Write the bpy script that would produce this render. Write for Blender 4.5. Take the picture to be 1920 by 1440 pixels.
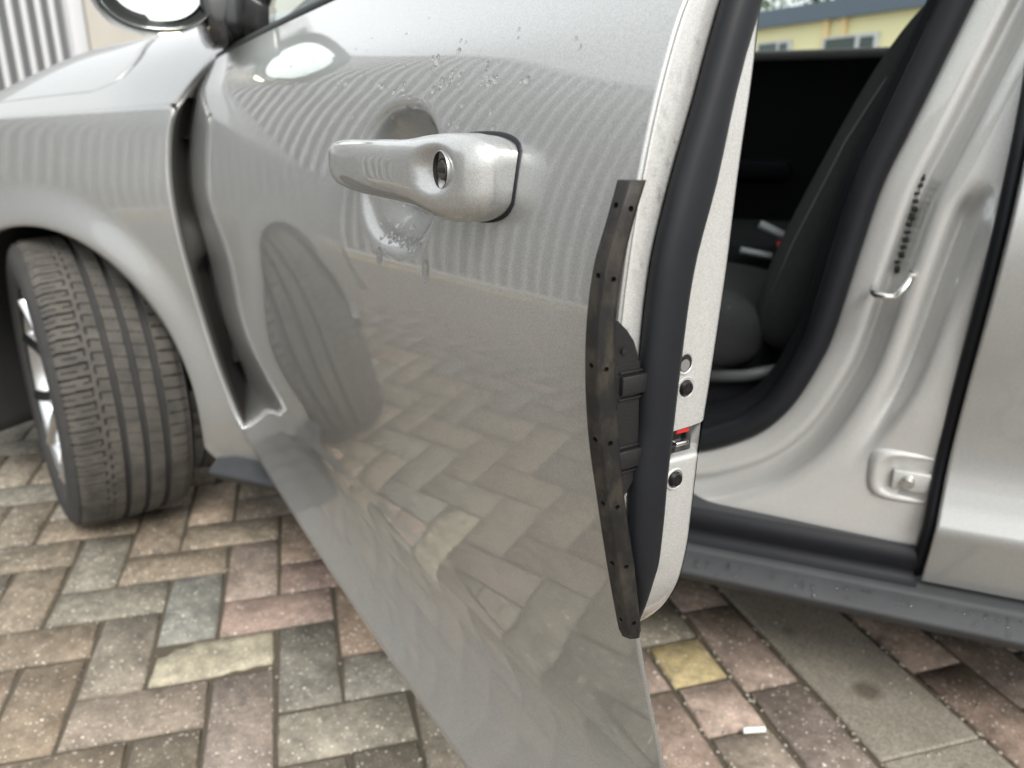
import bpy, bmesh, math, random
from mathutils import Vector, Matrix, noise
random.seed(7)
for o in list(bpy.data.objects): bpy.data.objects.remove(o)
SC = bpy.context.scene
COL = SC.collection
R = math.radians

# ------------------------------------------------------------------ camera
CAMP = Vector((1.503, -1.094, 0.886))
cd = bpy.data.cameras.new('camera'); cam = bpy.data.objects.new('camera', cd); COL.objects.link(cam)
cam.location = CAMP
cam.rotation_euler = (R(90 - 18.55), 0, R(22.8))
cd.sensor_width = 36; cd.lens = 36 * 1460 / 1920
cd.clip_start = 0.02; cd.clip_end = 500
cd.dof.use_dof = True; cd.dof.focus_distance = 0.50; cd.dof.aperture_fstop = 7.5
SC.camera = cam

# ------------------------------------------------------------------ sky and sun
SUN_EL, SUN_AZ = 46, 140          # azimuth measured from +Y towards +X
w = bpy.data.worlds.new('World'); SC.world = w; w.use_nodes = True
nt = w.node_tree; nt.nodes.clear()
sky = nt.nodes.new('ShaderNodeTexSky'); sky.sky_type = 'NISHITA'; sky.sun_disc = False
sky.sun_elevation = R(SUN_EL); sky.sun_rotation = R(SUN_AZ)
sky.air_density = 1.0; sky.dust_density = 6.0; sky.ozone_density = 1.0; sky.altitude = 0
hs = nt.nodes.new('ShaderNodeHueSaturation'); hs.inputs['Saturation'].default_value = 0.30
bg = nt.nodes.new('ShaderNodeBackground'); bg.inputs['Strength'].default_value = 0.15
wo = nt.nodes.new('ShaderNodeOutputWorld')
ov = nt.nodes.new('ShaderNodeMix'); ov.data_type = 'RGBA'; ov.inputs[0].default_value = .62      # thin even cloud over the clear sky
ov.inputs[7].default_value = (6.6, 6.75, 6.7, 1)
nt.links.new(sky.outputs[0], hs.inputs['Color']); nt.links.new(hs.outputs[0], ov.inputs[6]); nt.links.new(ov.outputs[2], bg.inputs['Color']); nt.links.new(bg.outputs[0], wo.inputs[0])
sl = bpy.data.lights.new('sun', 'SUN'); so = bpy.data.objects.new('sun', sl); COL.objects.link(so)
sl.energy = 1.25; sl.angle = R(22); sl.color = (1.0, 0.96, 0.90)
sd = Vector((math.sin(R(SUN_AZ)) * math.cos(R(SUN_EL)), math.cos(R(SUN_AZ)) * math.cos(R(SUN_EL)), math.sin(R(SUN_EL))))
so.rotation_euler = sd.to_track_quat('Z', 'Y').to_euler(); so.location = sd * 20
SC.view_settings.view_transform = 'Standard'; SC.view_settings.look = 'None'
SC.view_settings.exposure = 0.93; SC.view_settings.gamma = 1.0

# ------------------------------------------------------------------ materials
def mat(name):
    m = bpy.data.materials.new(name); m.use_nodes = True
    n = m.node_tree; b = n.nodes['Principled BSDF']
    return m, n, b
def nd(n, t, **k):
    x = n.nodes.new(t)
    for a, v in k.items(): setattr(x, a, v)
    return x
def plain(name, col, rough=.5, metal=0, coat=0, spec=.5, var=.0, scale=30, bump=0, bscale=200):
    m, n, b = mat(name)
    b.inputs['Base Color'].default_value = (*col, 1); b.inputs['Roughness'].default_value = rough
    b.inputs['Metallic'].default_value = metal; b.inputs['Coat Weight'].default_value = coat
    b.inputs['Specular IOR Level'].default_value = spec
    tc = nd(n, 'ShaderNodeTexCoord')
    if var:
        nz = nd(n, 'ShaderNodeTexNoise'); nz.inputs['Scale'].default_value = scale; nz.inputs['Detail'].default_value = 6
        mx = nd(n, 'ShaderNodeMix', data_type='RGBA', blend_type='MIX')
        mx.inputs[6].default_value = (*[c * (1 - var) for c in col], 1); mx.inputs[7].default_value = (*[min(1, c * (1 + var)) for c in col], 1)
        n.links.new(tc.outputs['Object'], nz.inputs['Vector']); n.links.new(nz.outputs['Fac'], mx.inputs[0]); n.links.new(mx.outputs[2], b.inputs['Base Color'])
    if bump:
        n2 = nd(n, 'ShaderNodeTexNoise'); n2.inputs['Scale'].default_value = bscale; n2.inputs['Detail'].default_value = 4
        bp = nd(n, 'ShaderNodeBump'); bp.inputs['Strength'].default_value = bump; bp.inputs['Distance'].default_value = .002
        n.links.new(tc.outputs['Object'], n2.inputs['Vector']); n.links.new(n2.outputs['Fac'], bp.inputs['Height']); n.links.new(bp.outputs[0], b.inputs['Normal'])
    return m

def make_paint(name, col=(.40, .407, .402), metal=.76, rough=.36):
    m, n, b = mat(name)
    b.inputs['Metallic'].default_value = metal; b.inputs['Roughness'].default_value = rough
    b.inputs['Coat Weight'].default_value = 1.0; b.inputs['Coat Roughness'].default_value = .025; b.inputs['Coat IOR'].default_value = 1.68
    tc = nd(n, 'ShaderNodeTexCoord')
    v = nd(n, 'ShaderNodeTexVoronoi'); v.inputs['Scale'].default_value = 1700
    n.links.new(tc.outputs['Object'], v.inputs['Vector'])
    mr = nd(n, 'ShaderNodeMapRange'); mr.inputs[3].default_value = .86; mr.inputs[4].default_value = 1.14
    sep = nd(n, 'ShaderNodeSeparateColor'); n.links.new(v.outputs['Color'], sep.inputs[0]); n.links.new(sep.outputs[0], mr.inputs[0])
    mx = nd(n, 'ShaderNodeMix', data_type='RGBA', blend_type='MULTIPLY'); mx.inputs[0].default_value = 1
    mx.inputs[6].default_value = (*col, 1); n.links.new(mr.outputs[0], mx.inputs[7]); n.links.new(mx.outputs[2], b.inputs['Base Color'])
    # faint road film
    nz = nd(n, 'ShaderNodeTexNoise'); nz.inputs['Scale'].default_value = 14; nz.inputs['Detail'].default_value = 7
    n.links.new(tc.outputs['Object'], nz.inputs['Vector'])
    r2 = nd(n, 'ShaderNodeMapRange'); r2.inputs[1].default_value = .35; r2.inputs[2].default_value = .75; r2.inputs[3].default_value = .018; r2.inputs[4].default_value = .046
    n.links.new(nz.outputs['Fac'], r2.inputs[0]); n.links.new(r2.outputs[0], b.inputs['Coat Roughness'])
    # orange peel
    n3 = nd(n, 'ShaderNodeTexNoise'); n3.inputs['Scale'].default_value = 60; n3.inputs['Detail'].default_value = 2
    bp = nd(n, 'ShaderNodeBump'); bp.inputs['Strength'].default_value = .016; bp.inputs['Distance'].default_value = .001
    n.links.new(tc.outputs['Object'], n3.inputs['Vector']); n.links.new(n3.outputs['Fac'], bp.inputs['Height']); n.links.new(bp.outputs[0], b.inputs['Coat Normal'])
    return m
PAINT = make_paint('silver paint')
PAINT_IN = make_paint('silver paint jamb', (.45, .45, .437), .35, .48)
RUBBER = plain('black rubber', (.0075, .0085, .011), .50, spec=.28, var=.3, scale=60, bump=.05, bscale=900)
PLASTIC = plain('dark plastic', (.012, .012, .012), .45, spec=.3, var=.2, scale=30, bump=.3, bscale=1200)
SILLPL = plain('sill plastic', (.036, .038, .041), .5, spec=.35, var=.25, scale=18, bump=.4, bscale=900)
GLOSSBLK = plain('gloss black', (.008, .008, .009), .12, coat=.6)
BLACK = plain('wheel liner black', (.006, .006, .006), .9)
CABIN = plain('cabin trim', (.006, .0065, .008), .8, spec=.15, var=.3, scale=40)
FABRIC = plain('seat fabric', (.018, .020, .020), .9, spec=.2, var=.3, scale=120, bump=.5, bscale=700)
CHROME = plain('zinc steel', (.62, .62, .60), .22, 1)
ALLOY = plain('alloy wheel', (.66, .67, .68), .22, 1, coat=.5)
SCREW = plain('black screw', (.020, .020, .021), .28, .5)
RED = plain('red plastic', (.55, .03, .03), .5); YEL = plain('yellow tag', (.6, .5, .08), .6)
PALE = plain('pale trim', (.30, .33, .33), .45)

def glass(name, tint=(.80, .86, .85), refl=.10):
    m, n, b = mat(name); n.nodes.remove(b)
    o = n.nodes['Material Output']
    t = nd(n, 'ShaderNodeBsdfTransparent'); t.inputs[0].default_value = (*tint, 1)
    g = nd(n, 'ShaderNodeBsdfGlossy'); g.inputs['Roughness'].default_value = .01
    f = nd(n, 'ShaderNodeFresnel'); f.inputs[0].default_value = 1.5
    mx = nd(n, 'ShaderNodeMixShader')
    n.links.new(f.outputs[0], mx.inputs[0]); n.links.new(t.outputs[0], mx.inputs[1]); n.links.new(g.outputs[0], mx.inputs[2]); n.links.new(mx.outputs[0], o.inputs[0])
    return m
GLASS = glass('car window glass')
MIRROR = plain('mirror glass', (.70, .78, .755), .01, 1)
def make_water():
    m, n, b = mat('water')
    b.inputs['Base Color'].default_value = (1, 1, 1, 1); b.inputs['Transmission Weight'].default_value = 1
    b.inputs['IOR'].default_value = 1.33; b.inputs['Roughness'].default_value = 0.0
    return m
WATER = make_water()

def make_tyre():
    m, n, b = mat('tyre rubber')
    tc = nd(n, 'ShaderNodeTexCoord')
    nz = nd(n, 'ShaderNodeTexNoise'); nz.inputs['Scale'].default_value = 26; nz.inputs['Detail'].default_value = 8
    cr = nd(n, 'ShaderNodeValToRGB'); cr.color_ramp.elements[0].position = .3; cr.color_ramp.elements[1].position = .72
    cr.color_ramp.elements[0].color = (.042, .040, .036, 1); cr.color_ramp.elements[1].color = (.092, .085, .072, 1)
    # darker in the grooves and on the sidewall (attribute written by the builder: 1 = running surface that picked up dust)
    at = nd(n, 'ShaderNodeAttribute'); at.attribute_name = 'dust'
    mx = nd(n, 'ShaderNodeMix', data_type='RGBA'); mx.inputs[6].default_value = (.022, .022, .023, 1)
    n.links.new(tc.outputs['Object'], nz.inputs[0]); n.links.new(nz.outputs['Fac'], cr.inputs[0])
    n.links.new(at.outputs['Fac'], mx.inputs[0]); n.links.new(cr.outputs[0], mx.inputs[7]); n.links.new(mx.outputs[2], b.inputs['Base Color'])
    b.inputs['Roughness'].default_value = .8
    return m
TYRE = make_tyre()

def make_guard():
    m, n, b = mat('dusty guard rubber')
    tc = nd(n, 'ShaderNodeTexCoord')
    nz = nd(n, 'ShaderNodeTexNoise'); nz.inputs['Scale'].default_value = 70; nz.inputs['Detail'].default_value = 9; nz.inputs['Roughness'].default_value = .7
    mp = nd(n, 'ShaderNodeMapping'); mp.inputs['Scale'].default_value = (1, 1, .55)
    cr = nd(n, 'ShaderNodeValToRGB'); e = cr.color_ramp.elements
    e[0].position = .46; e[0].color = (.0085, .008, .0078, 1); e[1].position = .82; e[1].color = (.055, .045, .033, 1)
    n.links.new(tc.outputs['Object'], mp.inputs[0]); n.links.new(mp.outputs[0], nz.inputs['Vector']); n.links.new(nz.outputs['Fac'], cr.inputs[0]); n.links.new(cr.outputs[0], b.inputs['Base Color'])
    n2 = nd(n, 'ShaderNodeTexNoise'); n2.inputs['Scale'].default_value = 700
    bp = nd(n, 'ShaderNodeBump'); bp.inputs['Strength'].default_value = .2; bp.inputs['Distance'].default_value = .0006
    n.links.new(tc.outputs['Object'], n2.inputs['Vector']); n.links.new(n2.outputs['Fac'], bp.inputs['Height']); n.links.new(bp.outputs[0], b.inputs['Normal'])
    b.inputs['Roughness'].default_value = .5; b.inputs['Specular IOR Level'].default_value = .35
    return m
GUARD = make_guard()

def make_brick(island=False):
    m, n, b = mat('concrete paver' + (' far' if island else ''))
    geo = nd(n, 'ShaderNodeNewGeometry'); oi = nd(n, 'ShaderNodeObjectInfo')
    pos = geo.outputs['Position']
    if island:
        cr0 = nd(n, 'ShaderNodeValToRGB'); e = cr0.color_ramp.elements
        e[0].position = 0; e[0].color = (.17, .15, .125, 1); e[1].position = 1; e[1].color = (.20, .155, .14, 1)
        for p, c in ((.3, (.15, .148, .135)), (.55, (.19, .16, .13)), (.8, (.16, .14, .12))):
            x = e.new(p); x.color = (*c, 1)
        n.links.new(geo.outputs['Random Per Island'], cr0.inputs[0]); basec = cr0.outputs[0]
    else:
        basec = oi.outputs['Color']
    # mottling
    nz = nd(n, 'ShaderNodeTexNoise'); nz.inputs['Scale'].default_value = 45; nz.inputs['Detail'].default_value = 8; nz.inputs['Roughness'].default_value = .75
    n.links.new(pos, nz.inputs['Vector'])
    mr = nd(n, 'ShaderNodeMapRange'); mr.inputs[1].default_value = .3; mr.inputs[2].default_value = .7; mr.inputs[3].default_value = .55; mr.inputs[4].default_value = 1.45
    n.links.new(nz.outputs['Fac'], mr.inputs[0])
    mu = nd(n, 'ShaderNodeMix', data_type='RGBA', blend_type='MULTIPLY'); mu.inputs[0].default_value = 1
    n.links.new(basec, mu.inputs[6]); n.links.new(mr.outputs[0], mu.inputs[7])
    # broad grime patches and trodden-in sand
    gz_ = nd(n, 'ShaderNodeTexNoise'); gz_.inputs['Scale'].default_value = 11; gz_.inputs['Detail'].default_value = 6; gz_.inputs['Roughness'].default_value = .65; n.links.new(pos, gz_.inputs['Vector'])
    gr = nd(n, 'ShaderNodeMapRange'); gr.inputs[1].default_value = .34; gr.inputs[2].default_value = .66; gr.inputs[3].default_value = .70; gr.inputs[4].default_value = 1.22; n.links.new(gz_.outputs['Fac'], gr.inputs[0])
    mg_ = nd(n, 'ShaderNodeMix', data_type='RGBA', blend_type='MULTIPLY'); mg_.inputs[0].default_value = 1; n.links.new(mu.outputs[2], mg_.inputs[6]); n.links.new(gr.outputs[0], mg_.inputs[7]); mu = mg_
    # exposed pebbles, and sparse sun glints on them painted as the palest specks
    last = mu.outputs[2]; hts = []
    for sc, th, cols in ((150, .78, ((.42, .37, .28), (.66, .63, .57))), (330, .66, ((.34, .29, .22), (.58, .52, .43))), (330, .84, ((.05, .045, .04), (.09, .08, .07))), (120, .93, ((.50, .44, .35), (.75, .71, .64)))):
        v = nd(n, 'ShaderNodeTexVoronoi'); v.inputs['Scale'].default_value = sc; n.links.new(pos, v.inputs['Vector'])
        sp = nd(n, 'ShaderNodeSeparateColor'); n.links.new(v.outputs['Color'], sp.inputs[0])
        g = nd(n, 'ShaderNodeMath', operation='GREATER_THAN'); g.inputs[1].default_value = th; n.links.new(sp.outputs[0], g.inputs[0])
        dd = nd(n, 'ShaderNodeMapRange'); dd.inputs[1].default_value = .34; dd.inputs[2].default_value = .22; dd.inputs[3].default_value = 0; dd.inputs[4].default_value = 1
        n.links.new(v.outputs['Distance'], dd.inputs[0])
        f = nd(n, 'ShaderNodeMath', operation='MULTIPLY'); n.links.new(g.outputs[0], f.inputs[0]); n.links.new(dd.outputs[0], f.inputs[1])
        mc = nd(n, 'ShaderNodeMix', data_type='RGBA'); mc.inputs[6].default_value = (*cols[0], 1); mc.inputs[7].default_value = (*cols[1], 1); n.links.new(sp.outputs[1], mc.inputs[0])
        mm = nd(n, 'ShaderNodeMix', data_type='RGBA'); n.links.new(f.outputs[0], mm.inputs[0]); n.links.new(last, mm.inputs[6]); n.links.new(mc.outputs[2], mm.inputs[7]); last = mm.outputs[2]
        hts.append(f.outputs[0])
    n.links.new(last, b.inputs['Base Color'])
    b.inputs['Roughness'].default_value = .72
    n2 = nd(n, 'ShaderNodeTexNoise'); n2.inputs['Scale'].default_value = 320; n2.inputs['Detail'].default_value = 5; n.links.new(pos, n2.inputs['Vector'])
    ad = nd(n, 'ShaderNodeMath', operation='MULTIPLY_ADD'); ad.inputs[1].default_value = .8; n.links.new(hts[0], ad.inputs[0]); n.links.new(n2.outputs['Fac'], ad.inputs[2])
    bp = nd(n, 'ShaderNodeBump'); bp.inputs['Strength'].default_value = .75; bp.inputs['Distance'].default_value = .0022
    n.links.new(ad.outputs[0], bp.inputs['Height']); n.links.new(bp.outputs[0], b.inputs['Normal'])
    return m
BRICK = make_brick(); BRICKF = make_brick(True)
SAND = plain('joint sand', (.085, .071, .050), .95, var=.5, scale=160, bump=.9, bscale=500)
def make_band():
    m, n, b = mat('concrete band')
    geo = nd(n, 'ShaderNodeNewGeometry'); pos = geo.outputs['Position']
    nz = nd(n, 'ShaderNodeTexNoise'); nz.inputs['Scale'].default_value = 9; nz.inputs['Detail'].default_value = 9; nz.inputs['Roughness'].default_value = .7; n.links.new(pos, nz.inputs['Vector'])
    cr = nd(n, 'ShaderNodeValToRGB'); e = cr.color_ramp.elements; e[0].position = .3; e[0].color = (.18, .162, .13, 1); e[1].position = .7; e[1].color = (.275, .25, .205, 1)
    n.links.new(nz.outputs['Fac'], cr.inputs[0])
    last = cr.outputs[0]
    for c, rr, col in (((1.633, .104, 0), .026, (.07, .055, .04)), ((1.76, -.02, 0), .012, (.09, .075, .06)), ((1.50, .22, 0), .014, (.10, .085, .07))):
        vm = nd(n, 'ShaderNodeVectorMath', operation='DISTANCE'); vm.inputs[1].default_value = c; n.links.new(pos, vm.inputs[0])
        ad = nd(n, 'ShaderNodeMath', operation='MULTIPLY_ADD'); ad.inputs[1].default_value = .02; n.links.new(nz.outputs['Fac'], ad.inputs[0]); n.links.new(vm.outputs['Value'], ad.inputs[2])
        mr = nd(n, 'ShaderNodeMapRange'); mr.inputs[1].default_value = rr + .014; mr.inputs[2].default_value = rr - .004; mr.inputs[3].default_value = 0; mr.inputs[4].default_value = .75
        n.links.new(ad.outputs[0], mr.inputs[0])
        mm = nd(n, 'ShaderNodeMix', data_type='RGBA'); mm.inputs[7].default_value = (*col, 1); n.links.new(mr.outputs[0], mm.inputs[0]); n.links.new(last, mm.inputs[6]); last = mm.outputs[2]
    v = nd(n, 'ShaderNodeTexVoronoi'); v.inputs['Scale'].default_value = 380; n.links.new(pos, v.inputs['Vector'])
    sp = nd(n, 'ShaderNodeSeparateColor'); n.links.new(v.outputs['Color'], sp.inputs[0])
    m3 = nd(n, 'ShaderNodeMapRange'); m3.inputs[3].default_value = .72; m3.inputs[4].default_value = 1.28; n.links.new(sp.outputs[0], m3.inputs[0])
    mu = nd(n, 'ShaderNodeMix', data_type='RGBA', blend_type='MULTIPLY'); mu.inputs[0].default_value = 1; n.links.new(last, mu.inputs[6]); n.links.new(m3.outputs[0], mu.inputs[7])
    n.links.new(mu.outputs[2], b.inputs['Base Color']); b.inputs['Roughness'].default_value = .85
    bp = nd(n, 'ShaderNodeBump'); bp.inputs['Strength'].default_value = .4; bp.inputs['Distance'].default_value = .001; n.links.new(sp.outputs[0], bp.inputs['Height']); n.links.new(bp.outputs[0], b.inputs['Normal'])
    return m
BAND = make_band()
CONC = plain('concrete wall', (.42, .40, .36), .85, var=.18, scale=2.2, bump=.4, bscale=60)
WHITEP = plain('white powder coat', (.52, .53, .55), .5)
DARKP = plain('dark gate sheet', (.150, .157, .163), .6)
YELLOW = plain('yellow render', (.84, .78, .48), .9, var=.05, scale=1.5)
GREYTRIM = plain('grey fascia', (.10, .13, .17), .6)
ORANGE = plain('pale orange render', (.78, .60, .33), .9)
WINDARK = plain('far window pane', (.06, .08, .08), .1)

# ------------------------------------------------------------------ helpers
def link(name, me, m=None, parent=None):
    o = bpy.data.objects.new(name, me); COL.objects.link(o)
    if m: me.materials.append(m)
    if parent: o.parent = parent
    return o
def mesh(name, verts, faces, m=None, parent=None, smooth=True, recalc=False):
    me = bpy.data.meshes.new(name); me.from_pydata([tuple(v) for v in verts], [], faces); me.update()
    if recalc:
        bm = bmesh.new(); bm.from_mesh(me); bmesh.ops.recalc_face_normals(bm, faces=bm.faces[:]); bm.to_mesh(me); bm.free()
    if smooth: me.polygons.foreach_set('use_smooth', [True] * len(me.polygons))
    return link(name, me, m, parent)
def from_bm(name, bm, m=None, parent=None, smooth=False):
    bmesh.ops.recalc_face_normals(bm, faces=bm.faces[:])
    me = bpy.data.meshes.new(name); bm.to_mesh(me); bm.free()
    if smooth: me.polygons.foreach_set('use_smooth', [True] * len(me.polygons))
    return link(name, me, m, parent)
def grid_faces(nu, nv, cu=False, cv=False, off=0):
    f = []
    for i in range(nu if cu else nu - 1):
        for j in range(nv if cv else nv - 1):
            i2, j2 = (i + 1) % nu, (j + 1) % nv
            f.append((off + i * nv + j, off + i2 * nv + j, off + i2 * nv + j2, off + i * nv + j2))
    return f
def grid(name, rows, m, parent=None, cu=False, cv=False, smooth=True, solid=0, flip=False, sharp=None):
    nu, nv = len(rows), len(rows[0])
    f = grid_faces(nu, nv, cu, cv)
    if flip: f = [tuple(reversed(q)) for q in f]
    o = mesh(name, [p for r in rows for p in r], f, m, parent, smooth)
    if solid:
        s = o.modifiers.new('thickness', 'SOLIDIFY'); s.thickness = solid; s.offset = -1
    if sharp: sharpen(o, sharp)
    return o
def sharpen(o, deg):
    me = o.data; bm = bmesh.new(); bm.from_mesh(me)
    for e in bm.edges:
        if len(e.link_faces) == 2 and e.calc_face_angle(0) > R(deg): e.smooth = False
    bm.to_mesh(me); bm.free()
def box_bm(bm, c, size, bev=0, rot=None, seg=2):
    r = bmesh.ops.create_cube(bm, size=1); vs = r['verts']
    bmesh.ops.scale(bm, vec=size, verts=vs)
    if bev:
        es = list({e for v in vs for e in v.link_edges})
        rr = bmesh.ops.bevel(bm, geom=es, offset=bev, segments=seg, profile=.5, affect='EDGES')
        vs = list({v for f in rr['faces'] for v in f.verts} | {v for v in vs if v.is_valid})
    M = Matrix.Translation(Vector(c)) @ (rot.to_4x4() if rot else Matrix.Identity(4))
    bmesh.ops.transform(bm, matrix=M, verts=vs)
    return vs
def box(name, c, size, m, parent=None, bev=0, rot=None, seg=2, smooth=False):
    bm = bmesh.new(); box_bm(bm, c, size, bev, rot, seg)
    o = from_bm(name, bm, m, parent, smooth or bev > 0)
    if bev: sharpen(o, 50)
    return o
def cyl_bm(bm, p0, p1, r0, r1=None, n=24):
    p0, p1 = Vector(p0), Vector(p1); r1 = r0 if r1 is None else r1
    q = (p1 - p0).to_track_quat('Z', 'Y').to_matrix().to_4x4()
    M = Matrix.Translation((p0 + p1) / 2) @ q
    bmesh.ops.create_cone(bm, cap_ends=True, segments=n, radius1=r0, radius2=r1, depth=(p1 - p0).length, matrix=M)
def cyl(name, p0, p1, r0, m, parent=None, r1=None, n=24):
    bm = bmesh.new(); cyl_bm(bm, p0, p1, r0, r1, n)
    o = from_bm(name, bm, m, parent, True); sharpen(o, 40); return o
def frames(pts):
    T = []
    for i in range(len(pts)):
        a = pts[max(0, i - 1)]; c = pts[min(len(pts) - 1, i + 1)]; T.append((c - a).normalized())
    return T
def tube(name, pts, rad, m, parent=None, n=10, sq=None, up=Vector((0, 0, 1)), caps=True):
    pts = [Vector(p) for p in pts]; T = frames(pts); rows = []
    for i, (p, t) in enumerate(zip(pts, T)):
        r = rad[i] if isinstance(rad, (list, tuple)) else rad
        x = t.cross(up); x = x.normalized() if x.length > 1e-4 else Vector((1, 0, 0)); y = x.cross(t).normalized()
        ra, rb = (r, r) if sq is None else (r * sq[0], r * sq[1])
        rows.append([p + x * ra * math.cos(2 * math.pi * k / n) + y * rb * math.sin(2 * math.pi * k / n) for k in range(n)])
    v = [q for r_ in rows for q in r_]; f = grid_faces(len(rows), n, False, True)
    if caps:
        f.append(tuple(reversed(range(n)))); f.append(tuple(range(len(v) - n, len(v))))
    return mesh(name, v, f, m, parent, True, recalc=True)
def spline(pts, per=8):
    P = [Vector(p) for p in pts]; out = []
    for i in range(len(P) - 1):
        p0 = P[max(0, i - 1)]; p1 = P[i]; p2 = P[i + 1]; p3 = P[min(len(P) - 1, i + 2)]
        for k in range(per):
            t = k / per
            out.append(.5 * ((2 * p1) + (p2 - p0) * t + (2 * p0 - 5 * p1 + 4 * p2 - p3) * t * t + (3 * p1 - p0 - 3 * p2 + p3) * t ** 3))
    out.append(P[-1]); return out
def interp(xs, ys, x):
    """smooth (hermite) interpolation, clamped"""
    if x <= xs[0]: return ys[0] + (x - xs[0]) * (ys[1] - ys[0]) / (xs[1] - xs[0])
    if x >= xs[-1]: return ys[-1] + (x - xs[-1]) * (ys[-1] - ys[-2]) / (xs[-1] - xs[-2])
    i = 0
    while xs[i + 1] < x: i += 1
    def sl(k):
        a, c = max(0, k - 1), min(len(xs) - 1, k + 1); return (ys[c] - ys[a]) / (xs[c] - xs[a])
    h = xs[i + 1] - xs[i]; t = (x - xs[i]) / h
    return (2 * t ** 3 - 3 * t * t + 1) * ys[i] + (t ** 3 - 2 * t * t + t) * h * sl(i) + (3 * t * t - 2 * t ** 3) * ys[i + 1] + (t ** 3 - t * t) * h * sl(i + 1)
def lerp(a, b, t): return a + (b - a) * t
def smooth01(a, b, x):
    t = max(0, min(1, (x - a) / (b - a))); return t * t * (3 - 2 * t)
def frange(a, b, n): return [a + (b - a) * i / (n - 1) for i in range(n)]
def empty(name, loc=(0, 0, 0), parent=None):
    o = bpy.data.objects.new(name, None); COL.objects.link(o); o.location = loc; o.empty_display_size = .2
    if parent: o.parent = parent
    return o
def tag(o, label, cat, group=None):
    o['label'] = label; o['category'] = cat
    if group: o['group'] = group
    return o

# ================================================================== GROUND
gnd = mesh('ground', [(-150, -150, -.0065), (150, -150, -.0065), (150, 150, -.0065), (-150, 150, -.0065)], [(0, 1, 2, 3)], SAND, smooth=False)
gnd['kind'] = 'structure'
pav = empty('paving'); pav['kind'] = 'structure'
YARD = plain('yard surface', (.27, .245, .21), .9, var=.3, scale=6, bump=.5, bscale=60)
def quad(x0, y0, x1, y1, k): return [(x0, y0, -.003), (x1, y0, -.003), (x1, y1, -.003), (x0, y1, -.003)], [(k, k + 1, k + 2, k + 3)]
yv, yf = [], []
for q in ((-150, -150, -4.93, 150), (3.63, -150, 150, 150), (-4.93, -150, 3.63, -3.33), (-4.93, 3.23, 3.63, 150)):
    a, b = quad(*q, len(yv)); yv += a; yf += b
yd = mesh('yard', yv, yf, YARD, None, False); yd['kind'] = 'structure'
TH = R(38.0); AX = Vector((math.cos(TH), math.sin(TH), 0)); BX = Vector((-math.sin(TH), math.cos(TH), 0))
U = .105
def ga(i): return (-.10 + 1.008 * i) * U            # joint lines along the first axis
def gb(j): return (-1.43 - 1.085 * j) * U           # and along the second, counted towards the viewer
def brick_mesh(l, wd, seed, chip=0):
    rnd = random.Random(seed); bm = bmesh.new()
    def ring(inset, z, jit):
        return [bm.verts.new((sx * (l / 2 - inset) + rnd.uniform(-jit, jit), sy * (wd / 2 - inset) + rnd.uniform(-jit, jit), z + rnd.uniform(-jit, jit) * .4)) for sx, sy in
                ((-1, -1), (-.33, -1), (.33, -1), (1, -1), (1, 0), (1, 1), (.33, 1), (-.33, 1), (-1, 1), (-1, 0))]
    a = ring(.002, -.03, 0); b_ = ring(.0012, -.0055, .0012); c = ring(.0050, -.0008, .0016); k = len(a)
    top = bm.verts.new((0, 0, rnd.uniform(0, .0012)))
    for p, q in ((a, b_), (b_, c)):
        for i in range(k): bm.faces.new((p[i], p[(i + 1) % k], q[(i + 1) % k], q[i]))
    for i in range(k): bm.faces.new((c[i], c[(i + 1) % k], top))
    me = bpy.data.meshes.new('brick'); bmesh.ops.recalc_face_normals(bm, faces=bm.faces[:]); bm.to_mesh(me); bm.free()
    me.polygons.foreach_set('use_smooth', [True] * len(me.polygons)); me.materials.append(BRICK); return me
JN = .0052
ua, ub = 1.008 * U, 1.085 * U
FULL_H = [brick_mesh(2 * ua - JN, ub - JN, s) for s in range(6)]
FULL_V = [brick_mesh(2 * ub - JN, ua - JN, s + 20) for s in range(6)]
HALF = [brick_mesh(ub - JN, ua - JN, s + 40) for s in range(3)]
TONES = [(.155, .132, .104), (.172, .145, .112), (.145, .136, .115), (.160, .130, .106), (.180, .150, .120), (.140, .124, .100), (.182, .145, .122), (.155, .145, .122)]
SPECIAL = {('H', 3, 2): (.27, .20, .172), ('V', 3, 0): (.225, .175, .15), ('V', 2, 1): (.145, .143, .130), ('V', 4, 3): (.150, .147, .130), ('H', 4, 5): (.17, .162, .138),
           ('V', 3, 4): (.20, .165, .145), ('H', 1, 4): (.19, .165, .14), ('V', 1, 2): (.19, .165, .135), ('H', 1, 0): (.175, .14, .105), ('H', 5, 4): (.18, .175, .155), ('H', 5, 0): (.20, .15, .13),
           ('H', 4, 1): (.215, .155, .135), ('H', 9, 7): (.30, .22, .185), ('V', 5, 2): (.20, .15, .115)}
YELLOW_BRICK = ('H', 2, 3)
def pt(a, b): return AX * a + BX * b
VIEW = cam.rotation_euler.to_matrix(); VI = VIEW.inverted()
def shows(p):
    q = VI @ (Vector(p) - CAMP)
    if q.z > -.1: return 0
    x, y = 1460 * q.x / -q.z, 1460 * q.y / -q.z
    s = 1 / (p - CAMP).length
    if abs(x) > 1080 or abs(y) > 860:
        s *= .45 if (p - Vector((.3, -.7, 0))).length < 1.3 else .1
    return s
cand = []
EDGE_A = 11                                        # column where the edge course and the concrete band start
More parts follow.
